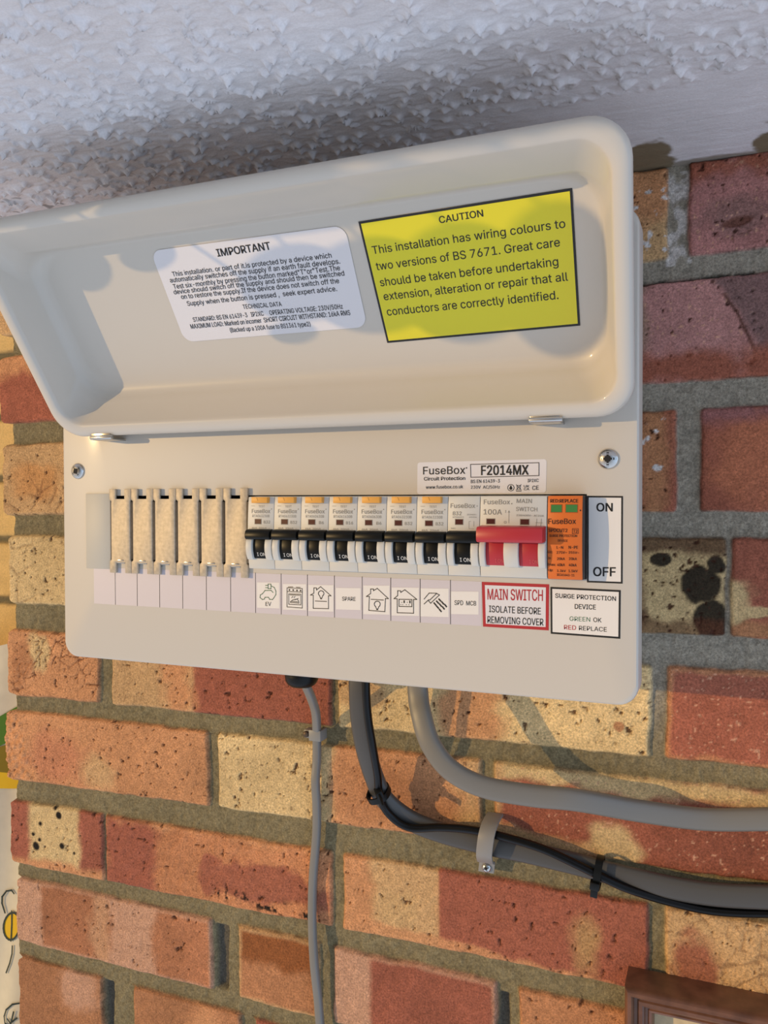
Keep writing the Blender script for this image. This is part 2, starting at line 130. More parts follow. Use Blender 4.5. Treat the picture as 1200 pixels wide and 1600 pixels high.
class MB:
    """collects shapes in mm and links them as ONE mesh object"""
    def __init__(s): s.v = []; s.f = []; s.m = []; s.cur = 0
    def add(s, vs, fs, mi=None):
        b = len(s.v); s.v += [tuple(p) for p in vs]; s.f += [tuple(i + b for i in q) for q in fs]
        s.m += [s.cur if mi is None else mi] * len(fs)
    def box(s, x0, x1, y0, y1, z0, z1, mi=None):
        s.add([(x0,y0,z0),(x1,y0,z0),(x1,y1,z0),(x0,y1,z0),(x0,y0,z1),(x1,y0,z1),(x1,y1,z1),(x0,y1,z1)],
              [(0,1,5,4),(1,2,6,5),(2,3,7,6),(3,0,4,7),(4,5,6,7),(3,2,1,0)], mi)
    def prism(s, poly, fn, a, b, mi=None):
        n = len(poly)
        s.add([fn(p, a) for p in poly] + [fn(p, b) for p in poly],
              [tuple(range(n)), tuple(range(2*n-1, n-1, -1))] + [(i, i+n, (i+1) % n + n, (i+1) % n) for i in range(n)], mi)
    def px(s, yz, x0, x1, mi=None): s.prism(yz, lambda p, t: (t, p[0], p[1]), x0, x1, mi)
    def py(s, xz, y0, y1, mi=None): s.prism(xz, lambda p, t: (p[0], t, p[1]), y0, y1, mi)
    def loft(s, rings, cap0=True, cap1=True, mi=None, close=True):
        n = len(rings[0]); vs = [p for r_ in rings for p in r_]; fs = []
        for k in range(len(rings) - 1):
            for i in range(n if close else n - 1):
                j = (i + 1) % n; fs.append((k*n+i, k*n+j, (k+1)*n+j, (k+1)*n+i))
        if cap0: fs.append(tuple(range(n))[::-1])
        if cap1: fs.append(tuple((len(rings)-1)*n + i for i in range(n)))
        s.add(vs, fs, mi)
    def poly(s, pts, mi=None): s.add(pts, [tuple(range(len(pts)))], mi)
    def cyl(s, p0, p1, r0, r1=None, n=20, mi=None, dome=0):
        p0 = Vector(p0); p1 = Vector(p1); d = (p1 - p0).normalized(); r1 = r0 if r1 is None else r1
        a = d.orthogonal().normalized(); b = d.cross(a)
        ring = lambda c, q: [tuple(c + q * (math.cos(2*math.pi*i/n) * a + math.sin(2*math.pi*i/n) * b)) for i in range(n)]
        rs = [ring(p0, r0), ring(p1, r1)]
        if dome:
            for t in (.3, .6, .85, .97): rs.append(ring(p1 + d * dome * math.sin(t * math.pi / 2), r1 * math.cos(t * math.pi / 2)))
        s.loft(rs, mi=mi)
    def sweep(s, path, a, b, n=16, mi=None, flat=.6, tw=None):
        """flat cable: half width a in the wall plane, half thickness b, along a smooth path"""
        P = smooth(path, 8); rs = []; off = Vector((0, 1, 0)); sup = flat
        for i, p in enumerate(P):
            t = (P[min(i+1, len(P)-1)] - P[max(i-1, 0)]).normalized()
            side = off.cross(t).normalized(); nn = t.cross(side).normalized()
            if tw: 
                an = tw(i / (len(P) - 1)); side, nn = math.cos(an) * side + math.sin(an) * nn, math.cos(an) * nn - math.sin(an) * side
            rg = []
            for k in range(n):
                w = 2 * math.pi * k / n; c, q = math.cos(w), math.sin(w)
                rg.append(tuple(p + side * a * math.copysign(abs(c) ** sup, c) + nn * b * math.copysign(abs(q) ** sup, q)))
            rs.append(rg)
        s.loft(rs, mi=mi)
    def text(s, line, fn, mi=None, bold=0.0):
        txt, x0, z0, x1, z1, cap = line
        vs, fs = glyphs(txt); e = max(bold, 0) * cap      # heavier lettering: the same outline struck several times, a hair apart
        o_ = Vector(fn(x0, z0)); nn = (Vector(fn(x0 + 1, z0)) - o_).cross(Vector(fn(x0, z0 + 1)) - o_).normalized() * .012
        for k, (dx, dz) in enumerate(((0, 0),) if e < 1e-4 else ((-e, -e*.6), (e, -e*.6), (e, e*.6), (-e, e*.6))):
            s.add([tuple(Vector(fn(x0 + e + (x1 - x0 - 2*e) * p[0] + dx, z0 + (z1 - z0) * p[0] + cap * p[1] + dz)) + nn * (k + .3 * p[2])) for p in vs], fs, mi)
    def stroke(s, pl, w, fn, mi=None):
        for (ax, az), (bx, bz) in zip(pl[:-1], pl[1:]):
            d = math.hypot(bx-ax, bz-az) or 1; tx, tz = (bx-ax)/d*w/2, (bz-az)/d*w/2
            s.poly([fn(ax-tx+tz, az-tz-tx), fn(bx+tx+tz, bz+tz-tx), fn(bx+tx-tz, bz+tz+tx), fn(ax-tx-tz, az-tz+tx)], mi)
    def disc(s, x, z, r_, fn, mi=None, n=14):
        s.poly([fn(x + r_*math.cos(2*math.pi*i/n), z + r_*math.sin(2*math.pi*i/n)) for i in range(n)], mi)
    def build(s, name, mats, parent=None, bevel=0, smooth_angle=40, origin=None, seg=2):
        me = bpy.data.meshes.new(name); ox, oy, oz = origin or (0, 0, 0)
        if origin is None and parent is not None: pl = parent.matrix_world.translation if parent.parent is None else parent_loc(parent)
        base = Vector((0, 0, 0))
        if parent is not None: base = parent_loc(parent)
        elif origin: base = W(*origin)
        me.from_pydata([tuple(W(*p) - base) for p in s.v], [], s.f)
        ms = mats if isinstance(mats, (list, tuple)) else [mats]
        for m in ms: me.materials.append(m)
        me.polygons.foreach_set('material_index', s.m)
        bm = bmesh.new(); bm.from_mesh(me)
        bmesh.ops.remove_doubles(bm, verts=bm.verts, dist=1e-7)
        if bevel:
            es = [e for e in bm.edges if len(e.link_faces) == 2 and e.calc_face_angle(0) > math.radians(35)]
            bmesh.ops.bevel(bm, geom=es, offset=bevel * .001, segments=seg, affect='EDGES', profile=.5, clamp_overlap=True)
        bmesh.ops.recalc_face_normals(bm, faces=[f_ for f_ in bm.faces if any(len(e.link_faces) == 2 for e in f_.edges)])
        bm.to_mesh(me); bm.free()
        if smooth_angle:
            me.polygons.foreach_set('use_smooth', [True] * len(me.polygons)); me.set_sharp_from_angle(angle=math.radians(smooth_angle))
        o = bpy.data.objects.new(name, me); COL.objects.link(o)
        if parent is not None: o.parent = parent
        elif origin: o.location = base
        return o
def parent_loc(o):
    p = Vector((0, 0, 0))
    while o is not None: p += o.location; o = o.parent
    return p
def smooth(path, k):
    P = [Vector(p) for p in path]; out = []
    for i in range(len(P) - 1):
        a, b, c, d = P[max(i-1, 0)], P[i], P[i+1], P[min(i+2, len(P)-1)]
        for j in range(k):
            t = j / k; out.append(.5 * ((2*b) + (c-a)*t + (2*a-5*b+4*c-d)*t*t + (3*b-a-3*c+d)*t**3))
    return out + [P[-1]]
def rrect(x0, x1, z0, z1, r_, n=6):
    pts = []
    for cx, cz, a0 in ((x1-r_, z0+r_, -90), (x1-r_, z1-r_, 0), (x0+r_, z1-r_, 90), (x0+r_, z0+r_, 180)):
        for i in range(n + 1):
            a = math.radians(a0 + 90 * i / n); pts.append((cx + r_*math.cos(a), cz + r_*math.sin(a)))
    return pts
def bil(q, u_, v_):
    (ax, az), (bx, bz), (cx, cz), (dx, dz) = q  # TL TR BR BL
    tx, tz = ax + (bx-ax)*u_, az + (bz-az)*u_; lx, lz = dx + (cx-dx)*u_, dz + (cz-dz)*u_
    return lx + (tx-lx)*v_, lz + (tz-lz)*v_
def front(y): return lambda x, z: (x, y, z)

# ------------------------------------------------------------------ materials
white = mat('white_powder_coat', 'cbc3b6', .4, spec=.3, coat=.3)
lidwhite = white
steel = mat('bright_steel', 'c9c6c0', .22, 1)
zinc = mat('zinc_plated_steel', 'b8aa94', .5, .15, grain=(380, .16), bump=(450, .06))
grey_pl = mat('pale_grey_plastic', 'cfccc3', .45)
blank_pl = mat('blank_grey_plastic', 'bdb9ae', .5)
dark_in = mat('dark_interior', '1c1a18', .8)
ink = mat('black_ink', '141312', .5)
greyink = mat('grey_ink', '8a857b', .5)
redink = mat('red_ink', 'b0262c', .5); greenink = mat('green_ink', '2f6b47', .5)
paper = mat('white_sticker', 'e0dcdc', .35); paper2 = mat('white_paper', 'e8e2da', .5)
lilac = mat('lilac_white_strip', 'd0c7ca', .4)
yellow = mat('yellow_sticker', 'e0d420', .35)
white_ink = mat('white_ink', 'd8d8d4', .5)
blk = mat('black_plastic', '0b0c0a', .38, spec=.25); red_pl = mat('red_plastic', 'b42e37', .35)
orange = mat('orange_plastic', 'd66b20', .45); test_or = mat('amber_plastic', 'e0a045', .45)
winred = mat('dark_red_window', '4a1714', .3); wingreen = mat('green_window', '3f7d3f', .3)

# ------------------------------------------------------------------ numpy noise
def vnoise(x, z, sc, seed):
    rs = np.random.RandomState(seed); T = rs.rand(256, 256)
    X, Z = x / sc + 1000.37 * 1, z / sc + 1000.11
    xi = np.floor(X).astype(int); zi = np.floor(Z).astype(int); fx = X - xi; fz = Z - zi
    fx = fx*fx*(3-2*fx); fz = fz*fz*(3-2*fz)
    g = lambda a, b: T[a % 256, b % 256]
    return (g(xi,zi)*(1-fx)+g(xi+1,zi)*fx)*(1-fz) + (g(xi,zi+1)*(1-fx)+g(xi+1,zi+1)*fx)*fz
def fbm(x, z, sc, seed, oc=4):
    o = 0; a = .5; t = 0
    for k in range(oc): o = o + a * vnoise(x, z, sc / 2**k, seed + k); t += a; a *= .5
    return o / t
def sst(a, b, x):
    t = np.clip((x - a) / (b - a), 0, 1); return t*t*(3-2*t)
def worley(x, z, sc, seed):
    rs = np.random.RandomState(seed); JX = rs.rand(128, 128); JZ = rs.rand(128, 128)
    X, Z = x / sc + 500, z / sc + 500; xi = np.floor(X).astype(int); zi = np.floor(Z).astype(int)
    d1 = np.full(x.shape, 9.); d2 = np.full(x.shape, 9.)
    for i in (-1, 0, 1):
        for j in (-1, 0, 1):
            a, b = xi + i, zi + j
            d = np.hypot(a + JX[a % 128, b % 128] - X, b + JZ[a % 128, b % 128] - Z)
            d2 = np.where(d < d1, d1, np.minimum(d2, d)); d1 = np.minimum(d1, d)
    return d1, d2
def grid_object(name, X, Y, Z, C, material):
    """one mesh from a grid of points (mm) with a colour per point"""
    nr, nc = X.shape
    co = np.stack([X * .001, Y * .001, Z * .001 + ZOFF], -1).reshape(-1, 3)
    i = np.arange(nr - 1)[:, None] * nc + np.arange(nc - 1)[None, :]
    q = np.stack([i, i + 1, i + nc + 1, i + nc], -1).reshape(-1, 4)
    me = bpy.data.meshes.new(name)
    me.vertices.add(len(co)); me.vertices.foreach_set('co', co.ravel())
    me.loops.add(q.size); me.loops.foreach_set('vertex_index', q.ravel().astype(np.int32))
    me.polygons.add(len(q)); me.polygons.foreach_set('loop_start', np.arange(0, q.size, 4, dtype=np.int32))
    me.update(calc_edges=True); me.validate()
    a = me.color_attributes.new('Col', 'FLOAT_COLOR', 'POINT')
    a.data.foreach_set('color', np.concatenate([C.reshape(-1, 3), np.ones((len(co), 1))], 1).astype(np.float32).ravel())
    me.polygons.foreach_set('use_smooth', [True] * len(me.polygons))
    me.materials.append(material)
    o = bpy.data.objects.new(name, me); COL.objects.link(o); return o
def attr_mat(name, rough, g1, g2, bump):
    """colour from the point attribute, varied by two scales of grain"""
    m = bpy.data.materials.new(name); m.use_nodes = True; n = m.node_tree.nodes; l = m.node_tree.links; p = n['Principled BSDF']
    p.inputs['Roughness'].default_value = rough; p.inputs['Specular IOR Level'].default_value = .25
    at = n.new('ShaderNodeAttribute'); at.attribute_name = 'Col'; t = n.new('ShaderNodeTexCoord'); last = at.outputs['Color']
    for sc, am in (g1, g2):
        z = n.new('ShaderNodeTexNoise'); z.inputs['Scale'].default_value = sc; z.inputs['Detail'].default_value = 3
        mr = n.new('ShaderNodeMapRange'); mr.inputs[1].default_value = .3; mr.inputs[2].default_value = .7
        mr.inputs[3].default_value = 1 - am; mr.inputs[4].default_value = 1 + am
        mx = n.new('ShaderNodeMixRGB'); mx.blend_type = 'MULTIPLY'; mx.inputs[0].default_value = 1
        l.new(t.outputs['Object'], z.inputs['Vector']); l.new(z.outputs[0], mr.inputs[0]); l.new(mr.outputs[0], mx.inputs[2])
        l.new(last, mx.inputs[1]); last = mx.outputs[0]
    l.new(last, p.inputs['Base Color'])
    z = n.new('ShaderNodeTexNoise'); z.inputs['Scale'].default_value = bump[0]; z.inputs['Detail'].default_value = 4
    b = n.new('ShaderNodeBump'); b.inputs['Distance'].default_value = bump[1] * .001
    l.new(t.outputs['Object'], z.inputs['Vector']); l.new(z.outputs[0], b.inputs['Height']); l.new(b.outputs[0], p.inputs['Normal'])
    return m

# ------------------------------------------------------------------ brick wall
R_ = lambda h: np.array(lin(h))
RED, ORG, TAN, CRM, PUR, BRN, DRK, BLK_, WHT, PINK = map(R_, ('9c5c47', 'c88f63', 'c69f70', 'cdb07e', '95625c', 'b07a54', '6a3f2e', '1d1712', 'd8d2cc', 'bf9275'))
MOR = R_('7f7457')
# course: (z top at x=-180, z top at x=400, z bottom at x=-180, z bottom at x=400)
CS = [(265,276,212,219), (194,205,136,142), (117.5,125.5,56,62.5), (39,46.5,-21,-14.6), (-43,-34,-100.5,-92), (-113.5,-105.5,-175,-161),
      (-192,-185,-248,-241.5), (-259,-257,-316,-314), (-328.5,-327,-392,-389), (-404,-402,-465,-463), (-478,-476,-540,-538), (-553,-551,-615,-613), (-628,-626,-690,-688)]
# brick: course, x0, x1, base, ops
BR = [
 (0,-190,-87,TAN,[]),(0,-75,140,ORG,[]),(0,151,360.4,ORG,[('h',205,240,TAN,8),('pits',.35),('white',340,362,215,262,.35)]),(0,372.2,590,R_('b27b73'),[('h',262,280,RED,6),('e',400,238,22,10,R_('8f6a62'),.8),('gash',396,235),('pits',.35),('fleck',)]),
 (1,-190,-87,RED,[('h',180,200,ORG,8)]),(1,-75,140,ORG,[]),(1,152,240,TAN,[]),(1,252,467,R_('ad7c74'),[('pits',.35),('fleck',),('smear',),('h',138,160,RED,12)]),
 (2,-187,28,TAN,[('e',-150,85,25,14,R_('c08c58'),.9),('crk',16,.45),('pits',.25)]),(2,40,142,RED,[]),(2,153,366.3,RED,[('v',345,360,BRN,6),('white',343,362,104,122,.55),('white',352,360,82,95,.3),('pits',.15)]),(2,380.3,596,RED,[('e',408,92,20,24,R_('b87050'),1.1),('h',116,130,PUR,6)]),
 (3,-181.5,-79,CRM,[('crk',26,.35),('pits',.3)]),(3,-67,168,ORG,[]),(3,179,394.5,CRM,[('burn',),('pits',.9)]),(3,397.2,600,RED,[('h',-6,20,CRM,3),('v',405,600,RED,8),('h',-16,-5,BRN,3),('e',398,4,12,14,CRM,.3),('e',412,2,9,4,CRM,.3)]),
 (4,-184,-84.5,ORG,[('e',-150,-60,14,16,CRM,.6),('crk',9,.9),('e',-168,-70,12,20,BRN,.5),('pits',.5)]),(4,-72,128.5,TAN,[('v',8,140,RED,2.5),('v',-20,8,ORG,10),('pits',.25)]),(4,133.7,351.5,CRM,[('e',235,-70,22,30,ORG,.8),('e',150,-62,20,20,TAN,.6),('pits',.55),('e',332,-75,3,3,BRN,.2)]),(4,360.3,575,RED,[('edge',ORG),('fleck',)]),
 (5,-186,22,ORG,[('e',-130,-150,30,20,R_('bf7f5c'),1.2),('e',-85,-155,18,12,TAN,1.0),('pits',.3),('blis',)]),(5,30.2,241.7,CRM,[('v',129,245,ORG,5),('e',175,-140,40,26,BRN,1.2),('v',225,245,TAN,9),('pits',.4)]),(5,250,465,RED,[('h',-118,-104,CRM,4),('e',296,-158,24,6,TAN,.9),('e',331,-151,14,12,CRM,.8),('e',262,-158,12,8,TAN,.9),('v',250,256,TAN,4),('fleck',)]),
 (6,-182.5,-82,RED,[('v',-163,-106,CRM,4),('h',-250,-240,ORG,4),('pits',.3),('spots',)]),(6,-79.7,128.5,R_('bd8058'),[('v',-82,-30,RED,8),('e',62,-222,55,17,RED,.35),('h',-192,-184,ORG,5),('rough',),('pits',.35)]),(6,137.3,350.8,ORG,[('v',160,211.5,TAN,6),('v',211.5,352,RED,1.2),('diag',),('e',312,-222,9,20,R_('b08a5c'),1.2),('e',180,-220,14,12,R_('c4a070'),1.0),('pits',.2)]),(6,360.7,575,TAN,[('e',377,-222,14,20,RED,.6),('crk',12,.45),('pits',.3)]),
 (7,-176.5,24,R_('ab7250'),[('v',-178,-149,PINK,3),('v',-95,-75,R_('bb8c68'),5),('v',-75,-32,PINK,5),('pits',.15),('frame',PINK)]),(7,48,118,BRN,[('h',-285,-256,R_('8e5630'),5),('frame',TAN)]),(7,129.5,252,RED,[('v',128,160,PINK,3),('frame',PINK)]),(7,267.3,480,BRN,[('pits',.2)]),
 (8,-175,-83.8,BRN,[('e',-110,-345,20,20,PINK,.8)]),(8,-52.5,50,BRN,[('e',20,-350,20,20,ORG,.8)]),(8,62,276,RED,[]),(8,287,500,ORG,[]),
]
for c_ in range(9, 13):
    x = -176 if c_ % 2 else -280
    k = 0
    while x < 480:
        a, b = max(x, -176), x + 215
        if b > -150: BR.append((c_, a, b, (RED, ORG, BRN, TAN)[(k * 7 + c_ * 3) % 4], [('pits', .2)]))
        x += 226; k += 1
for c_ in range(9):                                     # the same bond carried on to the right, outside the photograph
    x = max(b[2] for b in BR if b[0] == c_) + 11
    for k in range(2):
        BR.append((c_, x, x + 215, (RED, ORG, TAN)[(c_ + k) % 3], [('pits', .2)])); x += 226
def cz(c, x, k):
    t = (np.asarray(x) + 180) / 580; return CS[c][k] + (CS[c][k+1] - CS[c][k]) * np.clip(t, -.2, 1.4)
def build_wall():
    zs = np.concatenate([np.linspace(-700, -425, 60)[:-1], np.arange(-425, 277.5, .95)]); ncf = 660
    t = np.concatenate([np.linspace(0, 1, ncf), 1 + np.linspace(.02, .75, 80)])
    jag = np.full(zs.shape, -178.)
    for c in range(13):
        b = min((q[1] for q in BR if q[0] == c)); inside = (zs < CS[c][0]) & (zs > CS[c][2])
        e = np.minimum(CS[c][0] - zs, zs - CS[c][2]); jag = np.where(inside, b + 3.5 * (1 - sst(0, 4, e)), jag)
    jag = jag + (fbm(zs, zs * 0, 9, 5) - .5) * 4
    X = jag[:, None] + t[None, :] * (440 - jag[:, None]); Z = np.repeat(zs[:, None], len(t), 1)
    wx = X + (fbm(X, Z, 16, 11) - .5) * 2.6; wz = Z + (fbm(X, Z, 20, 21) - .5) * 2.8
    ht = np.full(X.shape, 0.0)                                  # height above the mortar bed
    n_f = fbm(X, Z, 3.2, 31); n_m = fbm(X, Z, 26, 41); n_l = fbm(X, Z, 70, 51)
    C = MOR[None, None] * (.72 + .55 * n_f)[..., None] * (.85 + .3 * n_m)[..., None]
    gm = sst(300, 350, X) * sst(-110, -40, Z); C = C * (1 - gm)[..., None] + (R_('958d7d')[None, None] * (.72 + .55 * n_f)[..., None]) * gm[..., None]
    mort = (n_m - .5) * 1.5 + (n_f - .5) * 1.3
    ht += mort
    # paint and limescale on the joint in the top course
    wm = sst(.45, .6, fbm(X, Z, 7, 61)) * (X > 359) * (X < 374) * (Z > 214) * (Z < 272)
    C = C * (1 - wm * .7)[..., None] + WHT * (wm * .7)[..., None]
    for bi, (c, x0, x1, base, ops) in enumerate(BR):
        zt, zb = cz(c, X, 0), cz(c, X, 2); mid = (zt + zb) / 2; hz = (zt - zb) / 2
        xm, hx = (x0 + x1) / 2, (x1 - x0) / 2
        if x0 < -165: wxx = np.where(X < x0 + 25, np.maximum(X, x0 + 3.5), wx)
        else: wxx = wx
        qx, qz = np.abs(wxx - xm) - hx + 2.5, np.abs(wz - mid) - hz + 2.5
        sd = np.hypot(np.maximum(qx, 0), np.maximum(qz, 0)) + np.minimum(np.maximum(qx, qz), 0) - 2.5
        sel = sd < 3
        if not sel.any(): continue
        x, z, d = X[sel], Z[sel], sd[sel]
        inside = sst(.7, -.9, d); hb = 3.4 * sst(1.6, -2.2, d)
        nf, nm, nl = n_f[sel], n_m[sel], n_l[sel]
        tone = .86 + .28 * vnoise(np.array([bi * 3.7]), np.array([1.3]), 1, 9)[0]
        col = np.repeat((base * tone)[None], len(x), 0)
        nw = (fbm(x, z, 14, 71 + bi) - .5)
        col = col * (1 + .5 * (nl - .5) + .35 * (nm - .5))[:, None]
        def mix(mk, cc):
            nonlocal col
            col = col * (1 - mk)[:, None] + cc[None] * mk[:, None]
        h = (nm - .5) * 1.2 + (nf - .5) * .5
        for op in ops:
            k = op[0]
            if k == 'v': mix(sst(-op[4], op[4], np.minimum(x - op[1], op[2] - x) + nw * 2.4 * op[4]), op[3] * (.9 + .2 * nm.mean()))
            elif k == 'h': mix(sst(-op[4], op[4], np.minimum(z - op[1], op[2] - z) + nw * 3 * op[4]), op[3])
            elif k == 'e':
                rr = np.hypot((x - op[1]) / op[3], (z - op[2]) / op[4]) + nw * 1.1; mix(.9 * sst(1 + op[6] * .5, 1 - op[6] * .5, rr), op[5])
            elif k == 'pits':
                p = fbm(x, z, 3.6, 91 + bi, 3); mk = sst(.78 - .08 * op[1], .84 - .08 * op[1], p); mix(mk * .9, DRK * .45); h = h - mk * 1.3
                p = vnoise(x, z, 1.9, 191 + bi); mk = sst(.93 - .08 * op[1], .99, p); mix(mk * .7, DRK * .6)
            elif k == 'spots':
                for sx_, sz_, sr in ((-149.2, -208.6, 2.4), (-128.5, -198.4, 2.6), (-153.8, -228.7, 3.2), (-150.1, -222.5, 1.8), (-125.4, -224.2, 2.6), (-132.7, -192.4, 1.8), (-112.2, -228.1, 1.4), (-157.2, -218.6, 1.6)): mix(sst(1.25, .75, np.hypot(x-sx_, z-sz_)/sr + nw), BLK_)
            elif k == 'crk':
                d1, d2 = worley(x + nw * 8, z + nw * 8, op[1], 7 + bi); mk = sst(.10, .02, d2 - d1) * op[2] * sst(.35, .55, nm); mix(mk, DRK * .7); h = h - mk * 1.1
            elif k == 'white':
                mk = sst(.62, .7, fbm(x, z, 4.5, 141)) * (x > op[1]) * (x < op[2]) * (z > op[3]) * (z < op[4]); mix(mk, WHT)
            elif k == 'fleck':
                mk = sst(.86, .93, vnoise(x, z, 1.5, 151)); mix(mk * .7, PINK * 1.25)
            elif k == 'rough':
                mk = sst(.55, .7, fbm(x, z, 4, 161)) * sst(8, 0, np.minimum(z + 246, 190 + z * 0 - 0 + (-(z + 0)) * 0 + 190)); h = h + (fbm(x, z, 6, 163) - .5) * 1.2
                mk = sst(.56, .66, fbm(x, z, 4, 161)) * sst(9, 2, np.abs(z + 238 - (x - 75) * -.06)) * (x > 30) * (x < 110); mix(mk, BLK_)
            elif k == 'edge':
                mix(.7 * sst(-5, -1.5, d + nw * 6), op[1])
            elif k == 'frame':
                mix(.75 * sst(-5, -1.5, d + nw * 3), op[1])
            elif k == 'blis':
                d1, d2 = worley(x, z, 7, 17); mk = sst(.45, .3, d1) * sst(-155, -168, x + z * .3 + 45) ; h = h + mk * 1.2
            elif k == 'diag':
                mix(.85 * sst(-2, 2, (-x * .06 + (-222)) - z + nw * 8), ORG)
            elif k == 'gash':
                mk = sst(1.1, .7, np.hypot((x - 399) / 11, (z - 236 - (x - 399) * .12) / 3) + nw); mix(mk * .7, DRK); h = h - mk * 1.5
            elif k == 'smear':
                g = x - (383 + 32 * np.clip((200 - z) / 60, 0, 1) ** .6); mk = .75 * sst(-2, 6, g + nw * 10) * sst(212, 200, z); mix(mk, R_('6b5652'))
                mix(.8 * sst(1.7, .5, np.abs(g + nw * 2 - 1)) * (z < 194), DRK * .5)
                mix(.6 * sst(352, 342, x + nw * 8), MOR)
            elif k == 'burn':
                rr = np.minimum(np.hypot((x - 381) / 13, (z - 17) / 13), np.hypot((x - 386) / 10, (z + 4) / 14)) ; rr = np.minimum(rr, np.hypot((x - 389) / 6, (z - 30) / 7)); rr = np.minimum(rr, np.hypot((x - 357) / 7, (z - 32) / 4.5))
                mix(.95 * sst(1.05, .85, rr + nw * .9), BLK_)
                mix(.8 * sst(-3, 3, z - 37 + nw * 10), DRK * .5); mix(.7 * sst(3, -3, z + 5 + nw * 14), R_('5c3522')); mix(.6 * sst(350, 343, x + nw * 14) , DRK * .6)
        col = col * (.78 + .44 * nf)[:, None]
        # dark crumbly arris along parts of the edge
        ar = sst(-1.8, -.2, d) * sst(.5, .64, fbm(x, z, 8, 171)); col = col * (1 - .55 * ar)[:, None]
        C[sel] = C[sel] * (1 - inside)[:, None] + col * inside[:, None]
        ht[sel] = ht[sel] * (1 - inside) + (hb + h) * inside
    # crack in the bed joint, dark recesses in two perpends
    ck = sst(.9, .2, np.abs(Z - (204.2 + .02 * (X - 360)) + (fbm(X, Z, 8, 5) - .5) * 4)) * (X > 340) * (X < 410); ht -= ck * 3; C = C * (1 - .85 * ck)[..., None]
    for (a, b, q, w) in ((27, 37, -263, -312), (252.5, 260.5, -266, -330), (-84, -75, -332, -392)):
        mk = sst(-1, 1, np.minimum(X - a, b - X) + (n_m - .5) * 4) * sst(-2, 2, np.minimum(q - Z, Z - w)); ht -= mk * 5; C = C * (1 - mk)[..., None] + R_('5f5a50') * mk[..., None]
    Y = 103.4 - ht
    # the end of the wall turns back behind its left edge
    ex = lambda A, v: np.concatenate([v, A], 1)
    c0 = X[:, :1]
    X = np.concatenate([c0 + 8, c0 + 2, c0 + .3, X], 1); Y = np.concatenate([Y[:, :1] * 0 + 215, Y[:, :1] + 30, Y[:, :1] + 4, Y], 1)
    Z = np.concatenate([Z[:, :1]] * 3 + [Z], 1); C = np.concatenate([C[:, :1]] * 3 + [C], 1)
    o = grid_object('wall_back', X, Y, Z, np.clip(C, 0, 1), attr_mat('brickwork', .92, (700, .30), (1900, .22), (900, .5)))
    tag(o, kind='structure')
build_wall()

# ------------------------------------------------------------------ stippled ceiling
def build_ceiling():
    xs = np.concatenate([np.arange(-300, 450, 1.1), np.linspace(451, 900, 40)])
    ys = np.concatenate([np.linspace(-460, -230, 30)[:-1], np.arange(-230, 108, 1.0)])
    X, Y = np.meshgrid(xs, ys)
    amp = np.where(X > 250, sst(2, -22, Y + (fbm(X, Y, 30, 3) - .5) * 14 - (X - 330) * .05), sst(34, 6, Y)); amp = amp + 0
    b = sst(240, 290, X); amp = (1 - b) * sst(70, 30, Y) + b * sst(0, -22, Y + (fbm(X, Y, 30, 3) - .5) * 14)
    wx = X + (fbm(X, Y, 22, 5) - .5) * 16; wy = Y + (fbm(X, Y, 22, 15) - .5) * 16
    d1, d2 = worley(wx, wy, 15, 3)
    ridge = np.exp(-((d2 - d1) / .06) ** 2) * sst(.46, .6, fbm(X, Y, 12, 25))
    px = X + (fbm(X, Y, 5, 37) - .5) * 6; py = Y + (fbm(X, Y, 5, 47) - .5) * 6
    p1, p2 = worley(px, py, 13, 8); q1, q2 = worley(px + 40, py + 9, 17, 18)
    curl = lambda sc, sd, w: np.exp(-(np.abs(fbm(px, py, sc, sd, 2) - .5) / w) ** 2)
    flick = curl(19, 137, .022) * sst(.5, .62, fbm(X, Y, 9, 147)) + curl(15, 157, .024) * sst(.5, .62, fbm(X, Y, 8, 167))
    h = 3.4 * np.exp(-(p1 / .13) ** 1.6) * sst(.4, .62, fbm(X, Y, 13, 35)) + 3.4 * np.exp(-(q1 / .11) ** 1.6) + 2.2 * np.minimum(flick, 1.1) + .6 * ridge + .4 * (fbm(X, Y, 14, 45) - .5)
    brush = (fbm(px * .2 + py * .06, py * 1.4, 3.2, 55) - .5) * 1.2
    Zc = 275.2 - amp * h - brush * (.5 + .5 * amp) + (fbm(X, Y, 40, 65) - .5) * 1.2
    base = R_('e0dcdc'); C = np.repeat(np.repeat(base[None, None], X.shape[0], 0), X.shape[1], 1) * (.94 + .12 * fbm(X, Y, 30, 75))[..., None]
    # bare plaster left unpainted where ceiling meets brick
    nz = (fbm(X, Y, 14, 85) - .5)
    mk = np.maximum(sst(1.15, .9, np.hypot((X - 351) / 14, (Y - 92) / 30) + nz), sst(1.15, .9, np.hypot((X - 425) / 16, (Y - 90) / 30) + nz))
    mk = np.maximum(mk, .8 * sst(94, 99, Y + nz * 12) * (X > 362)) * (X > 320)
    C = C * (1 - mk)[..., None] + R_('7d6f58') * mk[..., None]
    mk = sst(.70, .78, fbm(X, Y, 10, 95)) * sst(-40, 0, Y) * (X < 60); C = C * (1 - .6 * mk)[..., None]
    o = grid_object('ceiling', X, Zc * 0 + Y, Zc, C, attr_mat('stippled_plaster', .6, (60, .05), (900, .05), (700, .25)))
    tag(o, kind='structure')
build_ceiling()

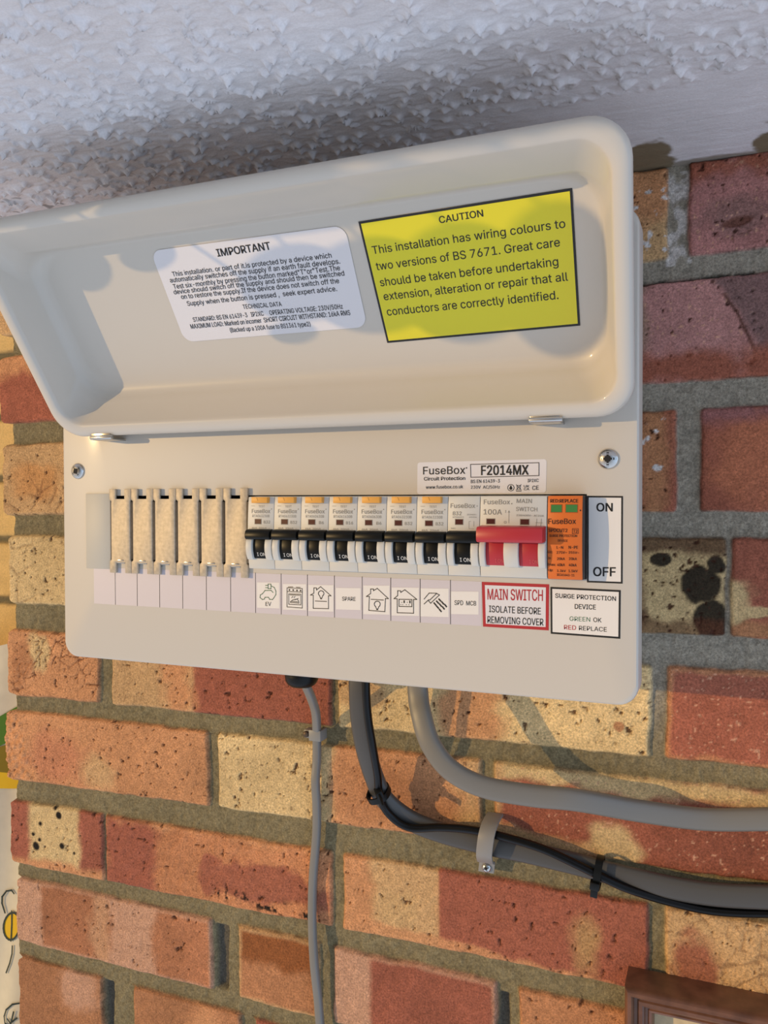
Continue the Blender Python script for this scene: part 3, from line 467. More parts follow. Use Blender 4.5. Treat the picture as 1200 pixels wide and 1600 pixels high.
# ------------------------------------------------------------------ consumer unit
unit = tag(empty('consumer_unit', (163, 100, -28)), 'white metal consumer unit with lid swung open, on the brick wall under the ceiling', 'fuse box')
X0, X1, Z0, Z1 = -26.7, 353.3, -37.5, 221.0
def cover():
    mb = MB()
    n = 7
    def ring(ins, y, rad=11): return [(x, y, z) for x, z in rrect(X0+ins, X1-ins, Z0+ins, Z1-ins, rad-ins*.6, n)]
    outer = [ring(2.6, 0), ring(1.2, .35), ring(.35, 1.2), ring(0, 2.6), ring(0, 17), ring(1.4, 17), ring(1.4, 3)]
    mb.loft(outer, cap0=False, cap1=False)
    hole = [(14.0, 27.8), (326.9, 27.8), (326.9, 72.7), (14.0, 72.7)]
    bm = bmesh.new(); o_ = [bm.verts.new(p) for p in outer[0]]; h_ = [bm.verts.new((x, 0, z)) for x, z in hole]
    es = [bm.edges.new((o_[i], o_[(i+1) % len(o_)])) for i in range(len(o_))] + [bm.edges.new((h_[i], h_[(i+1) % 4])) for i in range(4)]
    bmesh.ops.triangle_fill(bm, edges=es, use_beauty=True, normal=(0, -1, 0))
    bm.verts.index_update(); mb.add([tuple(v.co) for v in bm.verts], [tuple(v.index for v in f_.verts) for f_ in bm.faces]); bm.free()
    hb = [(x, y, z) for y in (0, 1.5) for x, z in hole]
    mb.add(hb, [(i, (i+1) % 4, (i+1) % 4 + 4, i+4) for i in range(4)])
    return mb.build('front_cover', white, unit, smooth_angle=30)
cov = cover()
mb = MB()   # back box, hollow, open to the front
def bx(ins, y): return [(x, y, z) for x, z in rrect(-15+ins, 341-ins, -28+ins, 209-ins, 4, 3)]
mb.loft([bx(1.2, 3.2), bx(0, 3.2), bx(0, 98), bx(1.2, 98)], cap0=False, cap1=False)
mb.loft([bx(1.2, 98), bx(1.2, 97), bx(1.2, 3.2)], cap0=False, cap1=False)
mb.poly(bx(1.2, 98)[::-1]); mb.poly(bx(1.2, 97))
mb.build('enclosure', white, unit, smooth_angle=30)
mb = MB(); mb.box(-8, 334, 52, 60, 32, 67); mb.box(-8, 334, 60, 97, 44, 55); mb.build('din_rail', steel, unit)
# screws
def screw_mesh(x, z, r_=5.0, y=0, hh=2.6, rot=0, sy=-1):
    mb = MB(); mb.cyl((x, y + .4, z), (x, y - .7, z), r_, n=28, dome=-0.0, mi=0)
    mb.v.clear(); mb.f.clear(); mb.m.clear()
    rs = []
    for rr, dy in ((r_*.55, .6), (r_*.98, .6), (r_, 0), (r_*.985, -.5), (r_*.9, -1.2), (r_*.72, -1.9), (r_*.45, -2.4), (r_*.15, -2.6)):
        rs.append([(x + rr*math.cos(2*math.pi*i/28), y + dy*hh/2.6, z + rr*math.sin(2*math.pi*i/28)) for i in range(28)])
    mb.loft(rs, mi=0)
    for k in range(2):
        a = rot + k*math.pi/2; c_, s_ = math.cos(a), math.sin(a)
        for w, l in ((r_*.11, r_*.78), (r_*.22, r_*.28)):
            P = [(l, w), (-l, w), (-l, -w), (l, -w)]
            ctr = []
            N = 8; top = []; bot = []
            for i in range(N + 1):
                t = -l + 2*l*i/N
                dd = math.sqrt(max(0, 1 - (abs(t)/r_)**2)); yy = y - hh*(dd*1.0) - .06
                top.append((x + t*c_ - w*s_, yy, z + t*s_ + w*c_)); bot.append((x + t*c_ + w*s_, yy, z + t*s_ - w*c_))
            for i in range(N): mb.add([top[i], top[i+1], bot[i+1], bot[i]], [(0, 1, 2, 3)], 1)
    return mb
for x, z, ro in ((337.8, 90.9, 0), (-12.8, 89.5, .6)): screw_mesh(x, z, 5.4, rot=ro).build('cover_screw', [steel, dark_in], unit, smooth_angle=50)
# cable gland under the box
mb = MB(); gx, gy = 127.5, 57
mb.cyl((gx, gy, -28), (gx, gy, -36), 14, n=6); mb.cyl((gx, gy, -36), (gx, gy, -50), 11.6, n=28)
mb.loft([[(gx + r_*math.cos(2*math.pi*i/28), gy + r_*math.sin(2*math.pi*i/28), z) for i in range(28)] for r_, z in ((11.6, -50), (11.2, -53), (9.8, -55.5), (7.4, -57.2), (4.2, -58))])
mb.build('cable_gland', blk, unit, smooth_angle=40)['label'] = 'black cable gland'

# lid ------------------------------------------------------------------
PHI = math.radians(58); YH, ZH = -14.0, 110.3
def LP(x, s, o=0.0): return (x, YH - s*math.cos(PHI) + o*math.sin(PHI), ZH + s*math.sin(PHI) + o*math.cos(PHI))
LS = 139.6
def lidwarp(ux, s, o):
    """ux in mm across a 370 wide lid; widens slightly and bows along its free edge"""
    t = s / LS; xl = -13.6 - 7.6*t; xr = 352.4 + 5.6*t
    a = ux / 370; x = xl + (xr - xl) * a
    bow = 5.0 * (1 - (2*a - 1) ** 2) * max(0, t) ** 2
    return LP(x, s + bow, o)
def lidring(iL, iT, iB, o, rad):
    return [lidwarp(x, z, o) for x, z in rrect(iL, 370-iL, iB, LS-iT, rad, 8)]
mb = MB()
mb.loft([lidring(26,32,30,30,22), lidring(16,26,24,29.6,24), lidring(8,17,17,24,22), lidring(2.5,5,5,14,20), lidring(0.2,.3,.3,6.5,18), lidring(0,0,0,4,18),
         lidring(.6,.6,.6,1.6,18), lidring(2,2,2,.4,17.5), lidring(4.5,4.5,4.5,0,16.5), lidring(7.6,7.2,8.2,.2,15), lidring(8.6,8.4,9.2,1.1,14.5), lidring(9.4,10,9.9,3,14), lidring(11.5,22.5,13,14,15), lidring(13,24.5,16,18,17),
         lidring(14,25.4,17.8,22,18), lidring(15.6,26.4,19.6,25.2,18.5), lidring(18.5,27.6,22.3,27.3,20), lidring(22,28.8,25,27.85,20), lidring(23.5,29.4,26,28,20)])
lid = mb.build('lid', lidwhite, unit, smooth_angle=60)
def lidface(off): return lambda x, s: LP(x, s, 28 - off)
mb = MB(); q = D['caution_quad']; fn = lidface(.35)
mb.poly([fn(*bil(q, a, b)) for a, b in ((0,0),(1,0),(1,1),(0,1))], 1)
fn = lidface(.45); mb.poly([fn(*bil(q, a, b)) for a, b in ((.011,.018),(.989,.018),(.989,.982),(.011,.982))], 0)
fn = lidface(.55)
for i, l in enumerate(D['caution']): mb.text(l, fn, 1, .022 if i == 0 else .006)
mb.build('caution_sticker', [yellow, ink], lid, smooth_angle=0)['label'] = 'yellow caution sticker'
mb = MB(); q = D['imp_quad']; fn = lidface(.35)
mb.poly([fn(*bil(q, a, b)) for a, b in [(x, 1 - (1-z)) for x, z in [(x/124, z/56.4) for x, z in rrect(0, 124, 0, 56.4, 6.5)]]], 0)
fn = lidface(.5)
for i, l in enumerate(D['imp']): mb.text(l, fn, 1, .03 if i == 0 else .008)
mb.build('information_sticker', [paper, ink], lid, smooth_angle=0)['label'] = 'white information sticker'
for hx, hy, hz in D['hinges']:
    hz -= 1.0
    mb = MB(); w = 7.6
    mb.box(hx-w, hx+w, -15.4, -14.4, hz-1.5, hz+3.4); mb.box(hx-w, hx+w, -14, 1, hz-2.2, hz-1.2); mb.cyl((hx-w-.4, -15.2, hz-.6), (hx+w+1.6, -15.2, hz-.6), 1.5, n=16)
    mb.build('hinge', steel, unit, bevel=.2)
# front stickers ---------------------------------------------------------
def sticker(name, quad, mats, lines, border=0, rad=0, label=None, extra=None):
    """lines: (text line, material index, bold); quad TL TR BR BL on the cover's face"""
    mb = MB(); y = -.12
    if rad:
        w = math.dist(quad[0], quad[1]); h = math.dist(quad[0], quad[3])
        mb.poly([front(y)(*bil(quad, x/w, z/h)) for x, z in rrect(0, w, 0, h, rad)], 0)
    else:
        mb.poly([front(y)(*bil(quad, a, b)) for a, b in ((0,0),(1,0),(1,1),(0,1))], 1 if border else 0)
    if border:
        w = border / math.dist(quad[0], quad[1]); h = border / math.dist(quad[0], quad[3])
        mb.poly([front(y-.06)(*bil(quad, a, b)) for a, b in ((w,h),(1-w,h),(1-w,1-h),(w,1-h))], 0)
    for l, mi, bo in lines: mb.text(l, front(y-.14), mi, bo)
    if extra: extra(mb, front(y-.14))
    o = mb.build(name, mats, cov, smooth_angle=0)
    if label: o['label'] = label
    return o
def name_extra(mb, fn):
    b = D['name_box']; mb.stroke(b + [b[0]], .35, fn, 1)
    (ax, az), (bx_, bz), (cx, cz_) = D['name_icons']
    n = 20; mb.stroke([(ax + 1.75*math.cos(2*math.pi*i/n), az + 1.75*math.sin(2*math.pi*i/n)) for i in range(n+1)], .3, fn, 1)
    mb.disc(ax, az - .3, .85, fn, 1); mb.poly([fn(ax-.4, az), fn(ax+.4, az), fn(ax+.3, az+1.2), fn(ax-.3, az+1.2)], 1)
    mb.stroke([(bx_-1, bz+1.1), (bx_-.7, bz-1.1), (bx_+.7, bz-1.1), (bx_+1, bz+1.1), (bx_-1, bz+1.1)], .25, fn, 1)
    mb.stroke([(bx_-1.4, bz+1.6), (bx_+1.4, bz-1.3)], .25, fn, 1); mb.stroke([(bx_+1.4, bz+1.6), (bx_-1.4, bz-1.3)], .25, fn, 1)
    mb.stroke([(bx_-1.3, bz-1.9), (bx_+1.3, bz-1.9)], .4, fn, 1); mb.disc(cx, cz_, .4, fn, 1)
bolds = [.012, .03, .012, .035, .012, .012, .005, .02, .02, .012]
sticker('name_sticker', D['name_quad'], [paper, ink], [(l, 1, b) for l, b in zip(D['name'], bolds)], rad=1.5, extra=name_extra)
sticker('main_switch_sticker', D['ms_quad'], [paper, redink, ink], [(l, 1 if i == 0 else 2, .012) for i, l in enumerate(D['ms'])], border=1.7, label='red bordered main switch sticker')
sticker('surge_device_sticker', D['spd_quad'], [paper2, ink, greenink, redink], [(l, m_, b) for l, m_, b in zip(D['spd'], (1,1,2,1,3,1), (.02,.02,0,.008,.008,.004))], border=1.0)
sticker('on_off_sticker', D['onoff_quad'], [paper2, ink], [(l, 1, .035) for l in D['onoff']], border=.9)
# strip of circuit labels
mb = MB(); y = -.1
mb.poly([(0, y, 0), (270, y, 0), (270, y, 24.6), (0, y, 24.6)], 0)
for k in range(1, 15): mb.box(18*k-.16, 18*k+.16, y-.08, y+.02, 0, 24.9, 1)
mb.build('circuit_label_strip', [lilac, ink], cov, smooth_angle=0)
IC = [('electric_car_label', 'ev', greenink, None), ('cooker_label', 'oven', ink, None), ('upstairs_lights_label', 'lup', ink, None), ('spare_label', None, ink, None),
      ('downstairs_lights_label', 'ldn', ink, None), ('sockets_label', 'sock', ink, None), ('shower_label', 'shower', ink, None), ('surge_breaker_label', None, ink, None)]
for i, (nm, key, m_, _) in enumerate(IC):
    mb = MB(); y = -.2; mb.poly([(x, y, z) for x, z in D['papers'][i]], 0); fn = front(y - .1)
    if key:
        for pl in D[key]: mb.stroke(pl, .42 if key != 'oven' else .38, fn, 1)
    if key == 'oven':
        for x, z in D['oven_dots']: mb.disc(x, z, .55, fn, 1)
    if key == 'sock':
        for x, z in D['sock_dots']: mb.disc(x, z, .25, fn, 1)
    if key == 'shower':
        for pl in D['drops']: mb.stroke(pl, .85, fn, 1)
    for l in {0: D['ctext'][:1], 3: D['ctext'][1:2], 7: D['ctext'][2:]}.get(i, []): mb.text(l, fn, 2, .004)
    mb.build(nm, [paper2, m_, ink], cov, smooth_angle=0)

# ------------------------------------------------------------------ modules in the slot
def face_y(z): return -9.9 - 1.5 * (1 - ((z - 50) / 22.5) ** 2)
ZT, ZB = 72.2, 28.0
def body_profile():
    p = [(51.5, 34), (4, 34), (4, ZB)]
    for i in range(13):
        z = ZB + .5 + (ZT - ZB - 1) * i / 12; p.append((face_y(z), z))
    return p + [(4, ZT), (4, 66), (51.5, 66)]
def on_face(off): return lambda x, z: (x, face_y(z) - off, z)
def guard(mb, x0, x1, z0=34, z1=46.6, d=3.4):
    pts = [(-7, z1), (-7, z0 + .6)]
    for i in range(9):
        z = z0 + (z1 - z0) * i / 8; pts.append((face_y(z) - d * (.12 + .88 * math.sin(math.pi * (.06 + .80 * i / 8)) ** .6), z))
    mb.px(pts, x0, x1)
def drum(mb, x0, x1, z0=34.6, z1=47.5):
    pts = [(-7, z1), (-7, z0)]
    for i in range(9):
        z = z0 + (z1 - z0) * i / 8; pts.append((face_y(z) - .25 - 1.3 * math.sin(math.pi * i / 8), z))
    mb.px(pts, x0, x1)
def lever(mb, x0, x1, za, zb, d):
    yb = face_y(50)
    mb.px([(yb + 1, zb + .3), (yb - d + 1.2, zb - .2), (yb - d, zb + 1), (yb - d - .1, (za + zb) / 2), (yb - d + .5, za - .8), (yb - d + 1.6, za), (yb + 1, za + .6)], x0, x1)
def recess_window(mb, x0, z0, x1, z1, mi, frame_mi):
    mb.poly([on_face(.10)(x, z) for x, z in ((x0-.35, z0-.35), (x1+.35, z0-.35), (x1+.35, z1+.35), (x0-.35, z1+.35))], frame_mi)
    mb.poly([on_face(.16)(x, z) for x, z in ((x0, z0), (x1, z0), (x1, z1), (x0, z1))], mi)
PITCH_ = 18.08; XL0 = 127.5
names = [("RTA063230B", "B32"), ("RTA063230B", "B32"), ("RTA060630B", "B6"), ("RTA061630B", "B16"), ("RTA060630B", "B6"), ("RTA063230B", "B32"), ("RTA063230B", "B32")]
where = ['black-levered circuit breaker above the green electric car label, leftmost of the row', 'black-levered circuit breaker above the cooker label',
         'black-levered circuit breaker above the house label with bulb upstairs', 'black-levered circuit breaker above the SPARE label, marked B16',
         'black-levered circuit breaker above the house label with bulb downstairs', 'black-levered circuit breaker above the house label with twin socket',
         'black-levered circuit breaker above the shower spray label']
shadowgrey = mat('smoke_grey_plastic', 'b3b1ab', .4)
for i, (code, rating) in enumerate(names):
    x = XL0 + PITCH_ * i; w = PITCH_ - .22
    t = tag(empty('circuit_breaker', (x + w/2, 52, ZB)), where[i], 'circuit breaker', 'breakers with amber test buttons in the consumer unit')
    mb = MB(); mb.px(body_profile(), x, x + w)
    body = mb.build('body', grey_pl, t, bevel=.35)
    mb = MB(); S = 18.08 / 17.8
    L_ = lambda txt, a, z, b, cap: [txt, x + a*S, z, x + b*S, z, cap]
    fn = on_face(.12)
    mb.text(L_('TEST', 7.2, 65.4, 11.4, 1.25), fn, 0); mb.text(L_('FuseBox', 2.7, 62.0, 15.2, 2.35), fn, 0, .008); mb.disc(x + 16*S, 64.4, .32, fn, 0)
    mb.text(L_(code, 3.2, 59.5, 14.8, 1.5), fn, 0, -.002); mb.text(L_(rating, 11 if len(rating) > 2 else 11.8, 55.8, 15.3 if len(rating) > 2 else 14.8, 1.7), fn, 0, .004)
    mb.text(L_('6kA  30mA  ~', 3, 52.6, 15.2, .95), fn, 0); mb.stroke([(x+2.2, 66.2), (x+4.6, 66.2)], .18, fn, 0)
    recess_window(mb, x + 5.2, 55.6, x + 9.3, 58.2, 1, 2)
    mb.build('face_print', [greyink, winred, mat('shadow_line', '8b8478', .6)], t, smooth_angle=0)
    mb = MB(); mb.box(x + 4, x + 14.8, -13.6, -6, 68.0, 71.6); mb.stroke([(x+7.8, 71.2), (x+8.6, 69.4)], .2, front(-13.66), 1)
    mb.build('test_button', [test_or, mat('brown_mark', '8a5a22', .6)], t, bevel=.25)
    for a, b in ((.35, 4.3), (13.3, w - .15)):
        mb = MB(); guard(mb, x + a, x + b); mb.build('lever_guard', grey_pl, t, bevel=.3)
    mb = MB(); drum(mb, x + 4.3, x + 13.3); lever(mb, x + .55, x + w - .5, 52.0, 46.4, 4.6)
    lv = mb.build('lever', blk, t, bevel=.5)
    mb = MB(); fo = lambda x_, z_: (x_, face_y(z_) - .35 - 1.3*math.sin(math.pi*(z_-34.6)/12.9) - .1, z_)
    mb.text(['I ON', x + 7.0, 36.3, x + 12.9, 36.3, 2.0], fo, 0, .01); mb.build('lever_lettering', white_ink, lv, smooth_angle=0)
# plain breaker
x = XL0 + PITCH_ * 7; w = PITCH_ - .25
t = tag(empty('circuit_breaker', (x + w/2, 52, ZB)), 'black-levered breaker without amber button, left of the red main switch', 'circuit breaker')
mb = MB(); mb.px(body_profile(), x, x + w); mb.build('body', grey_pl, t, bevel=.35)
mb = MB(); fn = on_face(.12)
for k, l in enumerate(D['mcb_t']): mb.text(l, fn, 0, .006 if k < 2 else 0)
for pl in D['mcb_st']: mb.stroke(pl, .16, fn, 0)
(a, b), (c, d) = D['mcb_win']; recess_window(mb, a, d, c, b, 1, 2); mb.disc(x + 16.4, 66.4, .3, fn, 0)
mb.build('face_print', [greyink, winred, MATS['shadow_line']], t, smooth_angle=0)
for a, b in ((.35, 4.0), (13.6, w - .15)):
    mb = MB(); guard(mb, x + a, x + b); mb.build('lever_guard', grey_pl, t, bevel=.3)
mb = MB(); drum(mb, x + 4, x + 13.6); lever(mb, x + .5, x + w - .4, 52.6, 46.6, 4.8); lv = mb.build('lever', blk, t, bevel=.5)
mb = MB(); mb.text(['I ON', x + 7.2, 36.3, x + 13.1, 36.3, 2.1], fo, 0, .01); mb.build('lever_lettering', white_ink, lv, smooth_angle=0)
# main switch
x = 272.2; w = 35.9
t = tag(empty('main_switch', (x + w/2, 52, ZB)), 'double-width main switch with a long red lever, left of the orange device', 'switch')
mb = MB(); mb.px(body_profile(), x, x + w); mb.build('body', grey_pl, t, bevel=.35)
mb = MB()
for k, l in enumerate(D['main_t']): mb.text(l, fn, 0, .012 if k == 3 else .005)
for pl in D['main_st']: mb.stroke(pl, .22, fn, 0)
for (a, b), (c, d) in D['main_win']: recess_window(mb, a, d, c, b, 1, 2)
mb.disc(x + 17.2, 67.7, .35, fn, 0)
mb.build('face_print', [greyink, winred, MATS['shadow_line']], t, smooth_angle=0)
for a, b in ((.3, 3.4), (13.6, 21.4), (31.9, 35.6)):
    mb = MB(); guard(mb, x + a, x + b, 34, 47.6, 3.6); mb.build('lever_guard', grey_pl, t, bevel=.35)
mb = MB(); drum(mb, x + 3.4, x + 13.6, 34.6, 48.5); drum(mb, x + 21.4, x + 31.9, 34.6, 48.5); lever(mb, x + .3, x + w - .3, 55.6, 47.6, 9.2)
lv = mb.build('lever', red_pl, t, bevel=.6)
mb = MB()
for a in (8.6, 27): mb.text(['I ON', x + a, 36.3, x + a + 4.4, 36.3, 2], fo, 0)
mb.build('lever_lettering', mat('faint_red_lettering', 'cf5a58', .5), lv, smooth_angle=0)
# surge protection device
x = 308.4; w = 18.1
t = tag(empty('surge_protection_device', (x + w/2, 52, ZB)), 'orange surge protection device with two green windows, right end of the row', 'surge protector')
mb = MB(); mb.px(body_profile(), x, x + w); mb.build('base', mat('dark_brown_plastic', '2a1a12', .5), t, bevel=.2)
mb = MB(); pts = [(face_y(ZB + .4 + (ZT - ZB - .8) * i / 12) - .3, ZB + .4 + (ZT - ZB - .8) * i / 12) for i in range(13)]
mb.px([(-5, ZB + .3)] + pts + [(-5, ZT - .3)], x + .15, x + w - .1); mb.build('cartridge', orange, t, bevel=.4)
mb = MB(); fn2 = on_face(.45)
for k, l in enumerate(D['spdm_t']): mb.text(l, fn2, 0, .03 if k in (0, 2) else .02)
b = D['spdm_box']; mb.stroke(b + [b[0]], .22, fn2, 0)
for (a, b), (c, d) in D['spdm_win']:
    mb.poly([fn2(a-.3, d-.3), fn2(c+.3, d-.3), fn2(c+.3, b+.3), fn2(a-.3, b+.3)], 2); mb.poly([on_face(.5)(*p) for p in ((a, d), (c, d), (c, b), (a, b))], 1)
mb.disc(325.4, 64.3, .4, fn2, 0)
mb.build('face_print', [mat('dark_print', '3a1606', .5), wingreen, mat('deep_orange', '9a4a16', .5)], t, smooth_angle=0)
# steel blanking plates
order = ['leftmost', 'second from the left', 'third from the left', 'fourth from the left', 'fifth from the left', 'rightmost']
proto = None
for i in range(6):
    x = 15.6 + 17.75 * i
    if proto is None:
        w = 17.6
        t = empty('blanking_plate', (x + w/2, 0, 50))
        out_ = [(0, 70.2), (0, 77.2), (5.1, 77.2), (5.1, 70.6), (12.3, 70.6), (12.3, 77.2), (w, 77.2), (w, 70.2), (w - .9, 69), (w - .9, 30.4), (w, 29.2), (w, 21.6), (12.6, 21.6), (12.6, 28.6), (5.1, 28.6), (5.1, 21.6), (0, 21.6), (0, 29.2), (1.4, 30.4), (1.4, 69)]
        mb = MB(); mb.py([(x + a, b) for a, b in out_], -2.5, -.9)
        mb.build('plate', zinc, t, bevel=.35)
        for a in (1.5, w - 1.9): mb = MB(); mb.box(x + a, x + a + .8, -1.2, 9, 30.6, 68.8); mb.build('side_flange', zinc, t, bevel=.2)
        mb = MB()
        for a, b in ((0.1, 5.0), (12.4, w - .1)):
            for c, d in ((73.5, 77.1), (21.7, 26.2)):
                mb = MB(); mb.box(x + a + .4, x + b - .4, -1.1, -.02, c, d); mb.build('foot', zinc, t)
        mb = MB(); mb.box(x + 5.3, x + 12.1, -2.2, -1.2, 28.0, 29.6); mb.box(x + 5.9, x + 11.5, -2.75, -2.2, 29.6, 30.5); mb.build('spring_tab', steel, t, bevel=.2)
        proto = t
    else:
        t = proto.copy(); COL.objects.link(t); t.location.x += .001 * 17.75 * i
        for ch in proto.children:
            c_ = ch.copy(); COL.objects.link(c_); c_.parent = t
    tag(t, 'pronged steel blanking plate, %s of the six beside the breakers' % order[i], 'blanking plate', 'steel blanking plates in the consumer unit')
mb = MB(); mb.box(-5.6, 15.0, -.9, -.02, 23.7, 74.1)
o = mb.build('blanking_strip', blank_pl, None, bevel=.2, origin=(4.7, 0, 23.7)); tag(o, 'flat grey plastic strip covering the slot left of the steel blanking plates', 'cover strip')

# ------------------------------------------------------------------ cables
cab_g = mat('grey_cable_sheath', '77736b', .42, bump=(300, .05)); cab_d = mat('dark_grey_cable_sheath', '4a4845', .42, bump=(300, .05))
cab_l = mat('mid_grey_cable_sheath', '7b7974', .4); blkc = mat('black_cable_sheath', '060606', .28, spec=.3)
def cable(name, path, a, b, m, label, top=-28.2, flat=.6):
    x, y, z = path[0]; P = [(x, y, top)] + path; ex, ey, ez = path[-1]
    P += [(ex + 90, ey, ez + 2), (ex + 330, ey, ez)] if ex > 300 else [(ex, ey, ez - 120), (ex - 2, ey, ez - 300)]
    mb = MB(); mb.sweep(P, a, b, n=20, flat=flat); o = mb.build(name, m, None, smooth_angle=60, origin=path[-1]); tag(o, label, 'cable'); return o
cable('thin_cable', D['thin'][:], 3.1, 2.5, cab_l, 'thin grey cable running straight down the bricks from the black gland', top=-57.5)
cable('thick_cable', D['grey'], 6.6, 4.2, cab_g, 'thick flat grey cable curving from under the box to the right, upper of the two', flat=.7)
cable('thick_cable', D['pairgrey'], 7.0, 3.6, cab_d, 'thick dark grey cable tied to a black wire, lower of the two sweeping right', flat=.7)
cable('earth_wire', D['pairblack'], 2.7, 2.7, blkc, 'thin glossy black wire strapped along the dark grey cable', flat=1)
# strap clip with its screw
cl = tag(empty('cable_clip', (250, 100, -176)), 'grey plastic strap clip holding the dark cable to the mortar', 'cable clip')
mb = MB(); sec = [(99, -143.0), (92, -143.4), (84.5, -145.5), (80.6, -150), (80.0, -157), (81.6, -163.5), (86.5, -169), (91, -171.5), (94, -173.0), (95.5, -180.5)]
P = smooth([(0, a, b) for a, b in sec], 5); rs = []
for i, p in enumerate(P):
    tt = (P[min(i+1, len(P)-1)] - P[max(i-1, 0)]).normalized(); nn = Vector((0, tt.z, -tt.y))
    sk = (p.z + 157) * .14
    rs.append([(244.6 + sk, *(p + nn * .0)[1:]), (255.2 + sk, *(p)[1:]), (255.2 + sk, *(p + nn * 1.6)[1:]), (244.6 + sk, *(p + nn * 1.6)[1:])])
mb.loft(rs); mb.build('strap', mat('grey_clip_plastic', '8a8680', .45), cl, bevel=.3)
screw_mesh(247.3, -176.9, 3.2, y=93.0, hh=2, rot=.4).build('screw', [steel, dark_in], cl, smooth_angle=50)
# cleat on the thin cable
cl = tag(empty('cable_cleat', (118, 100, -100)), 'small grey nailed cleat on the thin cable below the box', 'cable clip')
mb = MB(); mb.box(115.6, 125.2, 89.4, 90.8, -105, -97); mb.box(123.8, 125.4, 90, 100, -105, -97); mb.box(110.5, 117, 92, 100, -104, -98); mb.box(115.6, 117.2, 90, 99, -105, -97)
mb.build('saddle', mat('cleat_grey_plastic', '8b8a86', .45), cl, bevel=.6)
mb = MB(); mb.cyl((112.6, 93, -101), (112.6, 90.6, -101), 2.3, n=16, dome=.8); mb.build('nail', mat('dull_nail', '5a4c3f', .5, .6), cl, smooth_angle=50)
# black cable ties
def tie(label, c, ax, wv, nv, ra, rb, tail):
    """loop of flat strap round an oval bundle: centre c, axis ax, oval axes wv (ra) and nv (rb)"""
    t = tag(empty('cable_tie', c), label, 'cable tie')
    c, ax, wv, nv = map(Vector, (c, ax, wv, nv)); ax.normalize(); wv.normalize(); nv.normalize()
    mb = MB(); N = 40; rs = []
    for i in range(N + 1):
        a = 2*math.pi*i/N; d = wv*ra*math.copysign(abs(math.cos(a))**.8, math.cos(a)) + nv*rb*math.copysign(abs(math.sin(a))**.8, math.sin(a)); o_ = d.normalized()
        rs.append([tuple(c + d + ax*k + o_*j) for k, j in ((-2.3, 0), (2.3, 0), (2.3, 1.1), (-2.3, 1.1))])
    mb.loft(rs, cap0=False, cap1=False); mb.build('loop', blk, t, smooth_angle=40)
    hd, tl_ = tail
    hd = Vector(hd); tl_ = Vector(tl_)
    mb = MB(); e1 = ax*3; e2 = (tl_-hd).normalized()*2.6; e3 = e1.cross(e2).normalized()*2.4
    mb.add([tuple(hd + a*e1 + b*e2 + d*e3) for a in (-1, 1) for b in (-1, 1) for d in (-1, 1)], [(0,1,3,2),(4,6,7,5),(0,4,5,1),(2,3,7,6),(0,2,6,4),(1,5,7,3)])
    mb.build('head', blk, t, bevel=.6)
    mb = MB(); mb.loft([[tuple(p + ax*k + e3.normalized()*j) for k, j in ((-2.2, -.6), (2.2, -.6), (2.2, .6), (-2.2, .6))] for p in (hd, hd.lerp(tl_, .5), tl_)]); mb.build('tail', blk, t, bevel=.2)
tie('black cable tie where the cable pair bends to the right', (D['tc1'][0] + .8, D['tc1'][1], D['tc1'][2]), (.25, .45, -.86), (.9, .1, .3), (.1, -.85, -.45), 6.9, 6.9, ((D['tc1'][0] + 4.5, 68.5, D['tc1'][2] + 3), (D['tc1'][0] + 11, 61, D['tc1'][2] - 3)))
tie('black cable tie with its tail hanging down, right of the strap clip', (321, 90.5, -166.5), (1, .05, -.13), (.13, 0, 1), (0, -1, 0), 9.4, 7.6, ((319.8, 82.6, -171.5), (318.8, 84, -180)))

# ------------------------------------------------------------------ brown wooden frame
wood = mat('brown_wood', '6a4632', .36, grain=(160, .35), bump=(500, .15))
wn = wood.node_tree.nodes; 
for nd in [n_ for n_ in wn if n_.type == 'TEX_NOISE']: nd.inputs['Scale'].default_value = 90
fr = tag(empty('wooden_frame', (450, 100, -380)), 'brown moulded wooden frame on the bricks at the lower right corner', 'frame')
FX0, FX1, FZ0, FZ1 = 338.5, 560, -470, -227.5
# mitred moulding: profile (distance in from outer edge, y)
prof = [(0, 99.6), (0, 78), (.7, 75.2), (2.2, 73.8), (4.2, 73.6), (5.2, 75), (5.7, 77.6), (7.4, 78), (8.4, 77.2), (10.4, 77.2), (11.4, 78), (12, 80.4), (13.4, 80.8), (14.2, 80.2), (15.6, 80.8), (16.2, 84), (16.6, 99.6)]
cs_ = lambda dd, y: [(FX0+dd, y, FZ1-dd), (FX1-dd, y, FZ1-dd), (FX1-dd, y, FZ0+dd), (FX0+dd, y, FZ0+dd)]
for k, nm in enumerate(('top_rail', 'right_stile', 'bottom_rail', 'left_stile')):
    mb = MB(); mb.loft([[cs_(dd, y)[k] for dd, y in prof], [cs_(dd, y)[(k+1) % 4] for dd, y in prof]]); mb.build(nm, wood, fr, bevel=0, smooth_angle=35)
mb = MB(); mb.box(FX0 + 15.6, FX1 - 15.6, 92, 99.4, FZ0 + 15.6, FZ1 - 15.6); mb.build('mounted_panel', mat('cream_paper', 'cdb892', .7, grain=(300, .08)), fr)

